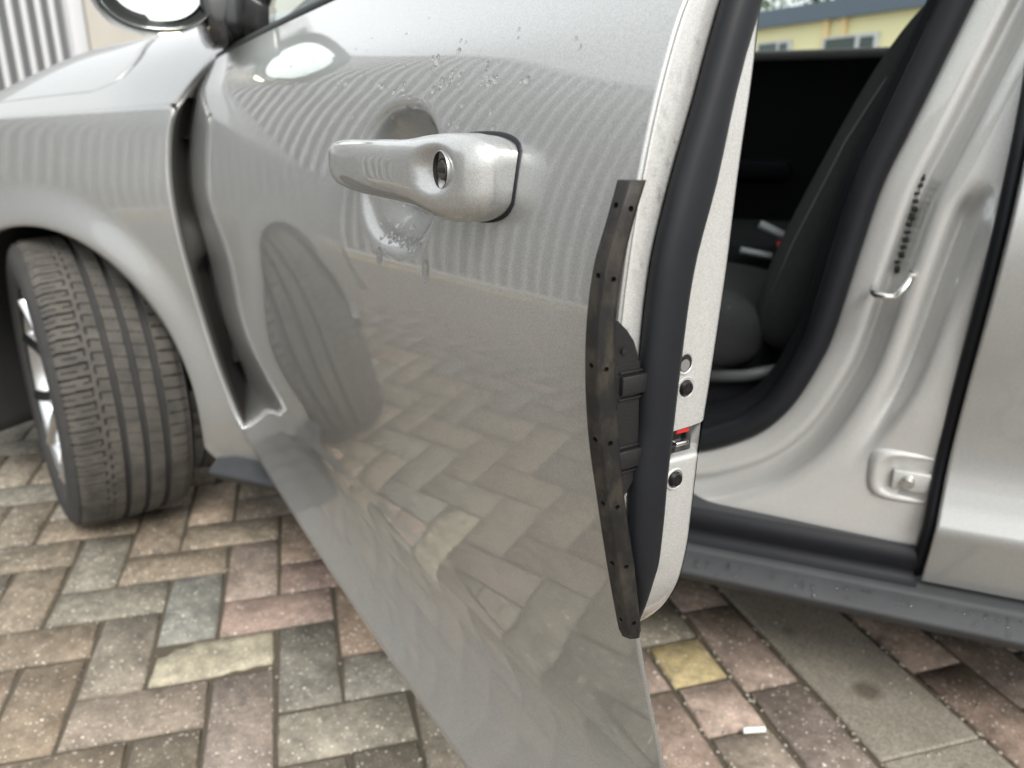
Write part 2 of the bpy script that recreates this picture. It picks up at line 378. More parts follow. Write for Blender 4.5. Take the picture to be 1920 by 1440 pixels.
for i in range(-60, 30):
    for j in range(-70, 50):
        k = (i + j) % 4
        if k == 1: kind, ca, cb, ok = 'H', (ga(i) + ga(i + 2)) / 2, (gb(j) + gb(j + 1)) / 2, i + 1 < EDGE_A
        elif k == 3 and i == 10 and j == 5:
            for jj in (5, 6): cand.append((shows(pt((ga(10) + ga(11)) / 2, (gb(jj) + gb(jj + 1)) / 2)), 'h', 10, jj, pt((ga(10) + ga(11)) / 2, (gb(jj) + gb(jj + 1)) / 2)))
            continue
        elif k == 3: kind, ca, cb, ok = 'V', (ga(i) + ga(i + 1)) / 2, (gb(j) + gb(j + 2)) / 2, i < EDGE_A
        else: continue
        half = None
        if kind == 'H' and not ok and i < EDGE_A: kind, ca, ok = 'h', (ga(i) + ga(i + 1)) / 2, True   # cut to a half at the edge course
        if not ok: continue
        P = pt(ca, cb)
        if not (-4.9 < P.x < 3.6 and -3.3 < P.y < 3.2): continue
        cand.append((shows(P), kind, i, j, P))
# edge courses laid end to end beside the band
L2 = 2 * ub
for col, off in ((11, -6.13), (14, -8.62), (15, -7.55), (16, -8.62), (17, -7.55), (18, -8.62), (19, -7.55), (20, -8.62)):
    a0 = (11.02 if col == 11 else 13.88 + (col - 14) * 1.008) * U
    for k in range(-12, 14):
        cb = off * U - (k + .5) * L2; P = pt(a0 + ua / 2, cb)
        if not (-4.9 < P.x < 3.6 and -3.3 < P.y < 3.2): continue
        cand.append((shows(P), 'V', 100 + col, k, P))
cand.sort(key=lambda c: -c[0])
fv, ff = [], []
for n_, (s, kind, i, j, P) in enumerate(cand):
    rnd = random.Random(i * 977 + j)
    dz = rnd.uniform(-.0016, .0016); ang = TH + (math.pi / 2 if kind != 'H' else 0) + rnd.uniform(-.008, .008)
    if kind == 'h': ang = TH + math.pi / 2 + rnd.uniform(-.015, .015)
    me = rnd.choice(FULL_H if kind == 'H' else FULL_V if kind == 'V' else HALF)
    M = Matrix.Translation(P + Vector((0, 0, dz))) @ Matrix.Rotation(ang, 4, 'Z') @ Matrix.Rotation(rnd.uniform(-.006, .006), 4, 'X') @ Matrix.Rotation(rnd.uniform(-.004, .004), 4, 'Y')
    if (kind, i, j) == YELLOW_BRICK: continue
    if n_ < 285:
        o = bpy.data.objects.new('brick', me); COL.objects.link(o); o.parent = pav; o.matrix_local = M
        c = SPECIAL.get((kind, i, j)) or rnd.choice(TONES)
        if i >= 100: c = rnd.choice([(.19, .152, .132), (.175, .142, .125), (.21, .165, .142)])  # edge course raised in tone, painting in light it lacks
        if kind == 'h' and j == 5: c = (.34, .27, .145)
        elif kind == 'h' and j == 6 or i in (8, 9, 10) and j > 4: c = rnd.choice([(.27, .205, .175), (.24, .19, .165), (.22, .185, .155)])  # pinkish bricks, raised in tone to paint in the light by the sill
        f = rnd.uniform(1.02, 1.34); g_ = rnd.uniform(-.02, .08); o.color = (c[0] * f * (1.0 + g_), c[1] * f, c[2] * f * (.96 - g_ * .5), 1)
    else:
        off = len(fv); fv += [M @ v.co for v in me.vertices]; ff += [tuple(off + q for q in p.vertices) for p in me.polygons]
o = mesh('far_bricks', fv, ff, BRICKF, pav); o['kind'] = 'stuff'
# the broken pale brick
rnd = random.Random(3)
outl = [(-.99, -.46), (-.6, -.47), (-.1, -.46), (.15, -.44), (.35, -.38), (.5, -.41), (.7, -.36), (.95, -.38), (.985, -.2), (.97, .1), (.99, .44), (.5, .46), (0, .45), (-.35, .46), (-.52, .36), (-.7, .35), (-.82, .22), (-.97, .18), (-.98, -.1), (-1.0, -.3)]
bm = bmesh.new(); rr = []
for ins, z in ((1.0, -.03), (1.0, -.006), (.955, -.0005), (.6, .001), (.3, .0005)):
    rr.append([bm.verts.new((x * ins * (ua - .004), y * ins * (ub - .004) + rnd.uniform(-.001, .001), z + rnd.uniform(-.0016, .0016) * (z > -.02))) for x, y in outl])
for p, q in zip(rr, rr[1:]):
    for i in range(len(outl)): bm.faces.new((p[i], p[(i + 1) % len(outl)], q[(i + 1) % len(outl)], q[i]))
bm.faces.new(rr[-1])
yb = from_bm('brick', bm, BRICK, pav, True); P = pt((ga(2) + ga(4)) / 2, (gb(3) + gb(4)) / 2); yb.matrix_local = Matrix.Translation(P) @ Matrix.Rotation(TH, 4, 'Z'); yb.color = (.36, .325, .24, 1)
yb['label'] = 'pale broken yellowish brick with chipped edges'
# concrete band of slabs
for k in range(-4, 6):
    ln = .60; a0, a1 = 12.10 * U, 13.80 * U; cb = -7.2 * U - k * ln
    bm = bmesh.new(); box_bm(bm, (0, 0, -.02), (ln - .003, a1 - a0, .04), .003, None, 1)
    o = from_bm('concrete_slab', bm, BAND, pav, True); sharpen(o, 30)
    o.matrix_local = Matrix.Translation(pt((a0 + a1) / 2, cb) + Vector((0, 0, .0005 * (k % 3)))) @ Matrix.Rotation(TH + math.pi / 2, 4, 'Z')

# ================================================================== CAR
car = tag(empty('car', (0, 0, 0)), 'silver car with its front door standing open on the paving', 'car')

# ---- side surface of the body (closed position), Y inward
def side_y(x, z):
    y = interp([.20, .25, .33, .40, .50, .62, .76, .86, .90, .94, 1.0], [.034, .026, .018, .016, .012, .004, .0, .007, .013, .026, .07], z)
    r = math.hypot(x, z - .327)
    y -= .014 * (1 - smooth01(.36, .45, r))                 # flared arch
    r2 = math.hypot(x - 2.70, z - .327)
    y -= .014 * (1 - smooth01(.36, .45, r2))
    y += .10 * max(0, (-.25 - x)) ** 1.6
    return y
def crease_z(x): return .8985 + .046 * x - .05 * max(0, -.2 - x) ** 1.5

# ---- front fender
def edge_x(z): return interp([.205, .312, .40, .511, .60, .691, .795, .87, .917], [.545, .455, .425, .398, .383, .372, .367, .376, .392], z)
def arch_pt(th):
    r = .362
    return r * math.cos(th), .327 + r * math.sin(th)
fr = []
N1 = 120
for k in range(N1 + 1):
    t = k / N1
    if t < .25:
        q = t / .25; I = arch_pt(R(lerp(200, 135, q))); O = (-.80, lerp(.25, crease_z(-.80), q))
    elif t < .62:
        q = (t - .25) / .37; I = arch_pt(R(lerp(135, 48, q))); x = lerp(-.80, .392, q); O = (x, crease_z(x))
    else:
        q = (t - .62) / .38; z = lerp(.917, .312, min(1, q / .88)) if q < .88 else lerp(.312, .205, (q - .88) / .12)
        O = (edge_x(z), z)
        th = lerp(48, -11, min(1, q / .86)); I = arch_pt(R(th))
        if q > .86:
            g = (q - .86) / .14; I = (lerp(I[0], .398, g), lerp(I[1], .208, g))
    row = []
    for j in range(41):
        s = j / 40; x, z = lerp(I[0], O[0], s), lerp(I[1], O[1], s)
        row.append(Vector((x, side_y(x, z) + .002 * (1 - smooth01(0, .05, s)), z)))
    # returned lip at the arch and the rear edge
    p0 = row[0]; row.insert(0, Vector((p0.x * .995, p0.y + .004, p0.z))); row.insert(0, Vector((p0.x * .99, p0.y + .020, p0.z)))
    if t >= .62:
        p1 = row[-1]; row.append(p1 + Vector((.0022, .0012, 0))); row.append(p1 + Vector((.0028, .0040, 0))); row.append(p1 + Vector((.0010, .022, 0)))
    else:
        p1 = row[-1]; row.append(p1 + Vector((0, .0006, .0003))); row.append(p1 + Vector((0, .0012, .0008))); row.append(p1 + Vector((0, .0025, .0022)))
    fr.append(row)
grid('front_fender', fr, PAINT, car, flip=True)

# ---- fender top and bonnet
def top_h(x): return interp([-.9, -.6, -.3, -.1, .1, .25, .40, .6], [-.09, -.03, .062, .138, .163, .172, .176, .18], x)
def top_pt(x, t):
    """t: 0 at the crease, 1 about 0.32 m inboard"""
    yc = side_y(x, crease_z(x)) + .002; z0 = crease_z(x) + .002; h = top_h(x)
    y = yc + .32 * t
    return Vector((x, y, z0 + h * (1 - (1 - min(t, 1)) ** 2.0) + .02 * smooth01(.8, 3, t)))
def rear_x(t): return interp([0, .09, .23, .40, .8, 1.6, 3], [.393, .399, .410, .422, .46, .50, .52], t)
TG = .105
def gap_x(t): return interp([TG, .12, .14, .20, .27, .335, .55, 1.0, 2, 4.8], [.150, .172, .190, .212, .217, .214, .180, .15, .14, .14], t)
ts1 = frange(0, TG, 8)
rA = [[top_pt(lerp(-.80, rear_x(t), k / 89), t) for t in ts1] for k in range(90)]
rA = rA + [[q + Vector((.0025, 0, -.0015)) for q in rA[-1]], [q + Vector((.003, 0, -.012)) for q in rA[-1]]]
ts2 = [lerp(TG, 5.3, (k / 39) ** 2.4) for k in range(40)]
rB = [[top_pt(lerp(gap_x(t), rear_x(t), k / 19), t) for t in ts2] for k in range(20)]
rB = [[q + Vector((.0006, 0, -.02)) for q in rB[0]], [q + Vector((.0005, 0, -.003)) for q in rB[0]]] + rB + [[q + Vector((.0025, 0, -.0015)) for q in rB[-1]], [q + Vector((.003, 0, -.012)) for q in rB[-1]]]
vA = [q for r_ in rA for q in r_]; vB = [q for r_ in rB for q in r_]
mesh('fender_top', vA + vB, grid_faces(len(rA), len(ts1)) + grid_faces(len(rB), len(ts2), off=len(vA)), PAINT, car)
ts3 = [lerp(TG + .012, 5.3, (k / 39) ** 2.4) for k in range(40)]
rC = [[top_pt(lerp(-.80, gap_x(t) - .005, k / 79), t) for t in ts3] for k in range(80)]
rC += [[q + Vector((.0008, 0, -.003)) for q in rC[-1]], [q + Vector((.0008, 0, -.022)) for q in rC[-1]]]
rC = [[r_[0] + Vector((0, -.001, -.02)), r_[0] + Vector((0, -.001, -.003))] + r_ for r_ in rC]
grid('bonnet', rC, PAINT, car)
mesh('bonnet_gap_shade', [(-.8, .05, .80), (.4, .05, .86), (.4, .5, .95), (-.8, .5, .85)], [(0, 1, 2, 3)], BLACK, car, False)  # black sheet added beneath the shut line in place of its shade
# nose: plain bumper face closing the front, far fender side
nose = []
for z in frange(.22, .90, 14):
    b_ = .10 * math.sin((z - .22) / .68 * math.pi)
    nose.append([Vector((-.80 - b_ * (1 - abs(2 * q - 1) ** 2.5) - .02, lerp(side_y(-.8, .6) + .0, 1.82 - side_y(-.8, .6), q), z)) for q in frange(0, 1, 24)])
grid('front_bumper', nose, PAINT, car)
# wheel house
wh = []
for k in range(49):
    th = R(lerp(-25, 205, k / 48)); r = .385
    wh.append([Vector((r * math.cos(th), y, .327 + r * math.sin(th))) for y in (.03, .12, .30, .42)])
grid('wheel_arch_liner', wh, BLACK, car, solid=.004)
box('inner_arch_panel', (0, .43, .5), (.9, .02, .62), BLACK, car)
box('underbody', (1.45, .93, .20), (2.2, 1.70, .06), BLACK, car, .02)
box('underbody_front', (-.62, .93, .25), (.40, 1.5, .10), BLACK, car, .02)
box('mud_flap', (.385, .16, .275), (.030, .24, .17), BLACK, car, .004)

# ---- wheel
def make_wheel(parent):
    wl = empty('wheel', (0, 0, 0), parent)
    Rr, HW = .327, .103
    # cross section: w (outboard positive) and radius
    prof = []
    for w_, r_ in ((-.090, .224), (-.100, .236), (-.107, .262), (-.1075, .285), (-.103, .305), (-.096, .317)): prof.append((w_, r_, 0))
    ws = frange(-.092, .092, 116)
    for w_ in ws:
        prof.append((w_, Rr - .004 * (abs(w_) / .092) ** 2 - .006 * max(0, (abs(w_) - .080) / .012) ** 2, 1))
    for w_, r_ in ((.096, .317), (.103, .305), (.1075, .285), (.107, .262), (.101, .240), (.094, .231), (.090, .224)): prof.append((w_, r_, 0))
    NT = 1080; verts = []; dust = []
    grooves = [(-.052, .0052), (-.018, .0052), (.016, .0052)]
    NP = 78
    for i in range(NT):
        th = 2 * math.pi * i / NT; c, s = math.cos(th), math.sin(th); ph = (th / (2 * math.pi) * NP) % 1
        for (w_, r_, tr) in prof:
            dep = 0
            if tr:
                for g, hwid in grooves:
                    if abs(w_ - g) < hwid: dep = .0075
                # zigzag groove between shoulder and second rib
                zz = .044 + (.006 if ((ph * 1.0) % 1) < .5 else -.004)
                if abs(w_ - zz) < .0016: dep = max(dep, .004)
                if w_ > .040:                                   # shoulder blocks
                    pp = (ph - (w_ - .04) * 2.2) % 1
                    if w_ > zz and pp < .12: dep = max(dep, .0065)
                    if w_ > zz + .008 and .52 < pp < .57: dep = max(dep, .0028)
                elif w_ > .022:
                    pp = (ph + .5 + (w_ - .02) * 6) % 1
                    if pp < .09: dep = max(dep, .003)
                elif w_ < -.060:
                    pp = (ph + (w_ + .06) * 3) % 1
                    if pp < .10: dep = max(dep, .006)
                else:
                    pp = (ph * 1.0 + w_ * 9) % 1
                    near = min(abs(w_ - g) for g, _ in grooves)
                    if pp < .06 and near < .016: dep = max(dep, .0022)
            dust.append(1.0 if (tr and dep == 0) else (.12 if tr else .25 if abs(w_) < .104 else .0))
            rr_ = r_ - dep
            verts.append((rr_ * s, -w_, rr_ * c))
    me_o = mesh('tyre', verts, grid_faces(NT, len(prof), True, False), TYRE, wl, True)
    at = me_o.data.attributes.new('dust', 'FLOAT', 'POINT'); at.data.foreach_set('value', dust)
    sharpen(me_o, 28)
    # rim barrel
    rp = [(-.088, .224), (-.088, .214), (-.06, .205), (.0, .198), (.05, .200), (.078, .208), (.090, .214), (.095, .222), (.097, .226), (.092, .229)]
    rows = []
    for i in range(96):
        th = 2 * math.pi * i / 96; rows.append([Vector((r_ * math.sin(th), -w_, r_ * math.cos(th))) for w_, r_ in rp])
    grid('rim', rows, ALLOY, wl, cu=True)
    mesh('brake_disc', [(.15 * math.sin(2 * math.pi * i / 48), -.02, .15 * math.cos(2 * math.pi * i / 48)) for i in range(48)], [tuple(range(48))], plain('brake disc', (.12, .11, .10), .5, .6), wl)
    for k in range(5):
        for sg in (-1, 1):
            th0 = 2 * math.pi * k / 5 + sg * .10; th1 = 2 * math.pi * k / 5 + sg * .29
            a = Vector((math.sin(th0), 0, math.cos(th0))); b_ = Vector((math.sin(th1), 0, math.cos(th1)))
            rows = []
            for q in frange(0, 1, 9):
                d_ = (a.lerp(b_, q)).normalized(); r_ = lerp(.045, .215, q); ctr = d_ * r_ + Vector((0, lerp(-.062, -.088, q ** 1.3), 0)); tt = d_.cross(Vector((0, 1, 0)))
                hw = lerp(.017, .013, q) + .006 * (q - .5) ** 2; hd = .013
                sec = [(-1, 0), (-.8, .8), (0, 1.0), (.8, .8), (1, 0), (.85, -1.4), (-.85, -1.4)]
                rows.append([ctr + tt * hw * sx + Vector((0, -1, 0)) * hd * sy for sx, sy in sec])
            grid('spoke', rows, ALLOY, wl, cv=True)
    rows = []
    for r_, y in ((0, -.072), (.022, -.072), (.028, -.070), (.030, -.062), (.048, -.060), (.066, -.055), (.070, -.035)):
        rows.append([Vector((r_ * math.sin(2 * math.pi * i / 40), y, r_ * math.cos(2 * math.pi * i / 40))) for i in range(40)])
    grid('hub', rows, ALLOY, wl, cv=True)
    for k in range(5):
        th = 2 * math.pi * k / 5 + .63; c = Vector((.052 * math.sin(th), 0, .052 * math.cos(th)))
        cyl('wheel_nut', c + Vector((0, -.056, 0)), c + Vector((0, -.070, 0)), .010, CHROME, wl, n=6)
    return wl
wl = make_wheel(car)
wl.location = (-.040, .112, .327); wl.scale = (1, 1.17, 1); wl.rotation_euler = (0, R(17), R(-30))
wl.rotation_euler = (Matrix.Rotation(R(-30), 3, 'Z') @ Matrix.Rotation(R(17), 3, 'Y')).to_euler()
def dup_tree(o, parent):
    c = o.copy(); COL.objects.link(c); c.parent = parent
    for ch in [x for x in o.children]:
        dup_tree(ch, c)
    return c
w2 = dup_tree(wl, car); w2.scale = (1, 1, 1); w2.location = (2.70, .128, .327); w2.rotation_euler = (0, 0, 0)

# ---- rear door, quarter panel, roof
XR = 1.668
rows = []
zz = frange(.262, .352, 8) + frange(.362, 1.0, 40)
def rear_y(x, z):
    y = interp([.20, .262, .34, .352, .362, .38, .45, .55, .65, .76, .86, .90, .94, 1.0], [.045, .030, .012, .009, .0115, .0175, .030, .024, .010, 0.002, .012, .023, .038, .080], z)
    return y
for x in [XR, XR, XR + .0005, XR + .002] + frange(XR + .006, 2.36, 30):
    rows.append([Vector((x + .035 * (z - .26), rear_y(x, z), z)) for z in zz])
for p in rows[0]: p.y += .024; p.x += .004
for p in rows[1]: p.y += .006; p.x += .0005
for p in rows[2]: p.y += .0016
grid('rear_door', rows, PAINT, car)
tube('rear_door_edge_seal', [(XR - .004 + .035 * (z - .26), rear_y(0, z) + .026, z) for z in frange(.262, 1.3, 50)], .012, RUBBER, car, sq=(.75, 1.0), up=Vector((0, 1, 0)))
rows = []
for k in range(61):
    t = k / 60
    if t < .35: q = t / .35; I = arch_pt(R(lerp(200, 140, q))); O = (2.365 - 2.70, lerp(.262, 1.0, q))
    elif t < .7: q = (t - .35) / .35; I = arch_pt(R(lerp(140, 40, q))); O = (lerp(2.365, 3.4, q) - 2.70, 1.0)
    else: q = (t - .7) / .3; I = arch_pt(R(lerp(40, -20, q))); O = (3.4 - 2.70, lerp(1.0, .3, q))
    rows.append([Vector((2.70 + lerp(I[0], O[0], s), rear_y(0, lerp(I[1], O[1], s)) - .010 * (1 - smooth01(0, .3, s)), lerp(I[1], O[1], s))) for s in frange(0, 1, 20)])
grid('rear_quarter_panel', rows, PAINT, car, flip=True)
box('rear_body', (3.05, .93, .72), (.75, 1.60, .70), PAINT, car, .08)
wh2 = [[Vector((2.70 + .39 * math.cos(R(a)), y, .327 + .39 * math.sin(R(a)))) for y in (.04, .2, .40)] for a in frange(-15, 195, 40)]
grid('rear_arch_liner', wh2, BLACK, car, solid=.004)
rows = []
for x in frange(.95, 3.2, 24):
    h = 1.40 + .06 * math.sin((x - .95) / 2.25 * math.pi)
    rows.append([Vector((x, lerp(.26, 1.56, q), h - .07 * abs(2 * q - 1) ** 3)) for q in frange(0, 1, 16)])
grid('roof', rows, PAINT, car, solid=.03)
rows = [[Vector((lerp(.50, 1.0, u) - .10 * (1 - abs(2 * q - 1) ** 2) * (1 - u), lerp(.16, 1.66, q) + (0.0 if u == 0 else lerp(0, .12, u) * (1 - 2 * q)), lerp(1.045, 1.40, u))) for q in frange(0, 1, 14)] for u in frange(0, 1, 8)]
grid('windscreen', rows, GLASS, car)
for yy in (.19, 1.63):
    tube('windscreen_pillar', [(.52, yy, 1.02), (.74, yy + (.05 if yy < 1 else -.05), 1.22), (1.0, yy + (.09 if yy < 1 else -.09), 1.40)], .032, PLASTIC, car, sq=(1, .8))
box('cowl_panel', (.53, .93, 1.005), (.20, 1.5, .05), PLASTIC, car, .01)
mesh('rear_door_window', [(1.74, .09, 1.01), (2.5, .09, 1.02), (2.35, .22, 1.36), (1.80, .22, 1.38)], [(0, 1, 2, 3)], GLASS, car, False)

# ---- door opening: pillar jamb swept along the aperture
ap = spline([(1.68, 0, 1.38), (1.635, 0, 1.20), (1.582, 0, 1.03), (1.560, 0, .96), (1.536, 0, .885), (1.512, 0, .81), (1.494, 0, .71), (1.476, 0, .60), (1.462, 0, .55), (1.435, 0, .487), (1.405, 0, .448), (1.37, 0, .424), (1.315, 0, .400), (1.24, 0, .388), (1.1, 0, .378), (.9, 0, .372), (.74, 0, .38), (.64, 0, .42), (.58, 0, .50), (.565, 0, .62), (.575, 0, .8), (.62, 0, 1.0)], 7)
apN = []
for i in range(len(ap)):
    t = (ap[min(len(ap) - 1, i + 1)] - ap[max(0, i - 1)]).normalized(); apN.append(Vector((-t.z, 0, t.x)))  # away from the opening
if apN[0].x < 0: apN = [-v for v in apN]
SEC = [(.020, .150), (.030, .134), (.036, .126), (.040, .1225), (.048, .119), (.060, .1155), (.068, .114), (.0725, .115), (.076, .120), (.080, .126), (.086, .127), (.091, .122), (.096, .104), (.100, .088), (.1045, .079), (.110, .0755),
       (.120, .0745), (.1265, .076), (.131, .083), (.136, .091), (.142, .092), (.148, .085), (.153, .066), (.158, .056), (.164, .0525), (.18, .051), (.22, .050), (.27, .050), (.33, .050)]
FLAT = [(.110, .0755), (.124, .0725), (.14, .0700), (.16, .067), (.18, .064), (.22, .060), (.27, .056), (.33, .053)]
rows = []
for p, nn in zip(ap, apN):
    low = max(smooth01(.62, .47, p.z), smooth01(.80, .86, p.z)); front = smooth01(.95, .80, p.x)
    row = []
    for q, y in SEC:
        yy = y
        if q > .110: yy = lerp(y, interp([a for a, _ in FLAT], [b for _, b in FLAT], q), low)
        qq = q if front == 0 else lerp(q, .03 + q * .25, front)
        v = p + nn * qq + Vector((0, yy, 0)); v.z = max(v.z, .255); v.x = min(v.x, 1.705)
        row.append(v)
    rows.append(row)
jamb = grid('door_jamb', rows, PAINT_IN, car)
# bulb seal and inner trim
rows = []
for p, nn in zip(ap, apN):
    row = []
    for k in range(12):
        a = 2 * math.pi * k / 12
        row.append(p + nn * (.016 + .020 * math.cos(a)) + Vector((0, .128 - .016 * math.sin(a), 0)))
    rows.append(row)
grid('door_opening_seal', rows, RUBBER, car, cv=True)
rows = [[p + nn * q + Vector((0, y, 0)) for q, y in ((.012, .145), (-.006, .15), (-.014, .17), (-.016, .21), (.02, .30))] for p, nn in zip(ap, apN)]
grid('pillar_trim', rows, CABIN, car)
# A-pillar panel behind the fender edge with hinges
box('hinge_pillar', (.52, .17, .62), (.16, .03, .72), CABIN, car, .008)  # near-black instead of body paint, so the gap's shade is in the colour
box('hinge_gap_shade', (.40, .24, .62), (.10, .14, .74), BLACK, car)  # black block added to stand in for the shade in the gap
for z in (.78, .47):
    bm = bmesh.new(); box_bm(bm, (.435, .090, z), (.060, .034, .050), .004); cyl_bm(bm, (.415, .070, z - .035), (.415, .070, z + .035), .010)
    from_bm('door_hinge', bm, PLASTIC, car, False)
rows = []
for z in frange(.30, .93, 40):
    e = edge_x(z); br = smooth01(.62, .66, z) * smooth01(.73, .69, z)
    rows.append([Vector((e + .0025, .010 + side_y(e, z), z)), Vector((e + .0025, .015 + side_y(e, z), z)), Vector((e + .002 + .012 * br, .022 + side_y(e, z), z)), Vector((e - .012 + .03 * br, .050, z)), Vector((e - .03 + .03 * br, .10, z))])
grid('fender_flange', rows, plain('shaded flange brown', (.030, .028, .025), .6), car)  # black-brown tone carries the shade of the slit beside the door
# text-like stamping plate on the pillar: a strip of small embossed marks
rm = random.Random(2)
for k in range(13):
    z = .690 + k * .0105; x = interp([.55, .70, .82], [1.556, 1.580, 1.594], z)
    box('embossed_mark', (x + rm.uniform(-.0015, .0015), .122, z), (.007, .006, rm.uniform(.004, .010)), PLASTIC, car, .001, Matrix.Rotation(R(-7), 3, 'Y'))
# striker loop
st = spline([(1.598, .100, .694), (1.596, .072, .690), (1.588, .058, .676), (1.578, .056, .664), (1.560, .058, .664), (1.553, .075, .664), (1.552, .105, .664)], 6)
tube('striker', st, .0052, CHROME, car, n=12, up=Vector((0, 1, 0)))
# rear hinge plate in its pressed pocket
rows = []
for r_, dy in ((.060, .016), (.054, .0075), (.050, .0050), (.046, .0046), (.042, .0062), (.038, .0085), (.0, .0090)):
    ring = []
    for k in range(32):
        a = 2 * math.pi * k / 32; ca, sa = math.cos(a), math.sin(a)
        f = (abs(ca) ** 4 + abs(sa) ** 4) ** -.25
        ring.append(Vector((1.640 + r_ * 1.05 * f * ca, .0515 + dy, .404 + r_ * .72 * f * sa)))
    rows.append(ring)
grid('hinge_pocket', rows, PAINT_IN, car, cv=True)
hp = box('rear_door_hinge', (1.643, .055, .402), (.062, .010, .030), PAINT_IN, car, .002)
bm = bmesh.new(); cyl_bm(bm, (1.632, .051, .402), (1.632, .045, .402), .0100, .0090, 24); cyl_bm(bm, (1.632, .046, .402), (1.632, .0385, .402), .0075, .0066, 12)
from_bm('hinge_bolt', bm, CHROME, hp, False)
# sill: dark plastic rocker
SS = [(.100, .303), (.060, .304), (.049, .301), (.043, .294), (.042, .282), (.047, .269), (.048, .259), (.040, .2510), (.030, .2465), (.024, .2440), (.0215, .2400), (.0160, .2385), (.004, .2325), (-.008, .2245), (-.0115, .2200), (-.0115, .2150), (-.006, .2080), (.012, .193), (.04, .175), (.09, .160), (.18, .16)]
xs = frange(.385, 2.34, 60)
rows = [[Vector((x, y, z)) for y, z in SS] for x in xs]
si = grid('sill', rows, SILLPL, car, flip=True); ms = si.modifiers.new('sub', 'SUBSURF'); ms.levels = 1; ms.render_levels = 2
# inner black tread plate strip above the ledge
rows = [[Vector((x, y, z)) for y, z in ((.0500, .3035), (.0405, .296), (.0395, .282), (.0445, .269), (.0455, .260), (.0385, .2530), (.031, .2490))] for x in frange(.60, 1.665, 30)]
grid('sill_scuff_strip', rows, RUBBER, car, flip=True)

# ---- cabin
box('cabin_floor', (1.5, .93, .27), (2.0, 1.5, .06), CABIN, car, .01)
box('far_door_panel', (1.15, 1.70, .70), (1.25, .05, .76), CABIN, car, .015)
bm = bmesh.new(); box_bm(bm, (1.15, 1.675, 1.085), (1.25, .055, .03), .01); from_bm('far_window_ledge', bm, plain('soft grey trim', (.17, .175, .17), .6), car, True)
box('far_armrest', (1.05, 1.64, .74), (.55, .08, .06), CABIN, car, .02)
mesh('far_window', [(.60, 1.70, 1.09), (1.75, 1.70, 1.10), (1.75, 1.60, 1.40), (.95, 1.60, 1.40)], [(0, 1, 2, 3)], GLASS, car, False)
bm = bmesh.new(); box_bm(bm, (1.745, 1.66, 1.22), (.13, .05, .50), .012, Matrix.Rotation(R(12), 3, 'Y')); from_bm('far_pillar', bm, plain('pillar cloth', (.05, .052, .055), .8), car, True)
box('far_rear_door_panel', (2.2, 1.70, .75), (.9, .05, .85), CABIN, car, .015)
box('far_rear_screen', (2.2, 1.68, 1.25), (.85, .02, .35), CABIN, car, .005)
box('rear_bulkhead', (2.66, .93, .85), (.06, 1.5, 1.1), CABIN, car, .02)
box('dashboard', (.72, .93, .85), (.34, 1.44, .30), CABIN, car, .06)
def pillow(name, c, size, rot, m, p=3.2, nu=40, nv=28, parent=car):
    rows = []
    for i in range(nu):
        a = 2 * math.pi * i / nu; row = []
        for j in range(nv):
            b_ = -math.pi / 2 + math.pi * j / (nv - 1)
            def sp(x): return math.copysign(abs(x) ** (2 / p), x)
            v = Vector((size[0] / 2 * sp(math.cos(a)) * sp(math.cos(b_)), size[1] / 2 * sp(math.sin(a)) * sp(math.cos(b_)), size[2] / 2 * sp(math.sin(b_))))
            row.append(rot @ v + Vector(c))
        rows.append(row)
    return grid(name, rows, m, parent, cu=True)
RY = lambda d: Matrix.Rotation(R(d), 3, 'Y')
seat = pillow('seat_cushion', (1.16, .52, .52), (.56, .50, .17), RY(4), FABRIC, 4)
pillow('seat_bolster', (1.14, .29, .545), (.52, .11, .16), RY(3), FABRIC, 3, parent=seat)
sb = pillow('seat_backrest', (1.60, .52, .84), (.17, .50, .70), RY(22), FABRIC, 3.4)
pillow('back_bolster', (1.53, .30, .79), (.16, .12, .60), RY(22), FABRIC, 3, parent=sb)
tube('seat_seam', [(1.395, .262, .58), (1.43, .243, .70), (1.49, .240, .86), (1.57, .262, 1.02)], .0010, plain('grey thread', (.07, .075, .075), .8), sb, n=6)
tube('seat_seam', [(.95, .262, .605), (1.15, .245, .60), (1.34, .255, .585)], .0020, PALE, seat, n=6)
box('seat_side_cover', (1.22, .255, .43), (.42, .03, .09), CABIN, car, .012)
tube('seat_lever', [(1.30, .235, .46), (1.38, .230, .475), (1.43, .228, .492)], .011, plain('lever grey', (.06, .065, .065), .5), car, n=10)
box('seat_rail', (1.20, .24, .375), (.46, .03, .022), plain('dull rail', (.16, .165, .17), .4, .6), car, .004)
box('passenger_seat_cushion', (1.20, 1.28, .50), (.52, .50, .20), FABRIC, car, .06)
pillow('passenger_seat_backrest', (1.86, 1.28, .82), (.17, .50, .66), RY(17), FABRIC, 3.4)
box('centre_console', (1.15, .91, .46), (.85, .20, .30), CABIN, car, .03)
def bar(name, a, b_, wd, m, parent=car):
    a, b_ = Vector(a), Vector(b_); tube(name, [a, a.lerp(b_, .5), b_], wd, m, parent, n=10, sq=(1, .8))
bar('belt_buckle_stalk', (1.325, .80, .665), (1.395, .80, .635), .012, PALE)
bar('belt_buckle', (1.37, .78, .622), (1.405, .78, .630), .010, RED)
bar('console_trim', (1.29, .78, .606), (1.36, .78, .596), .010, PALE)
bar('belt_tag', (1.455, .80, .622), (1.475, .80, .634), .008, YEL)
bar('console_switch', (1.43, .76, .594), (1.47, .76, .593), .007, PALE); bar('console_switch', (1.435, .76, .575), (1.47, .76, .573), .007, PALE)
pillow('seat_side_badge', (1.468, .50, .745), (.050, .012, .020), RY(-32), plain('silver badge', (.55, .58, .58), .3, .5), 2)

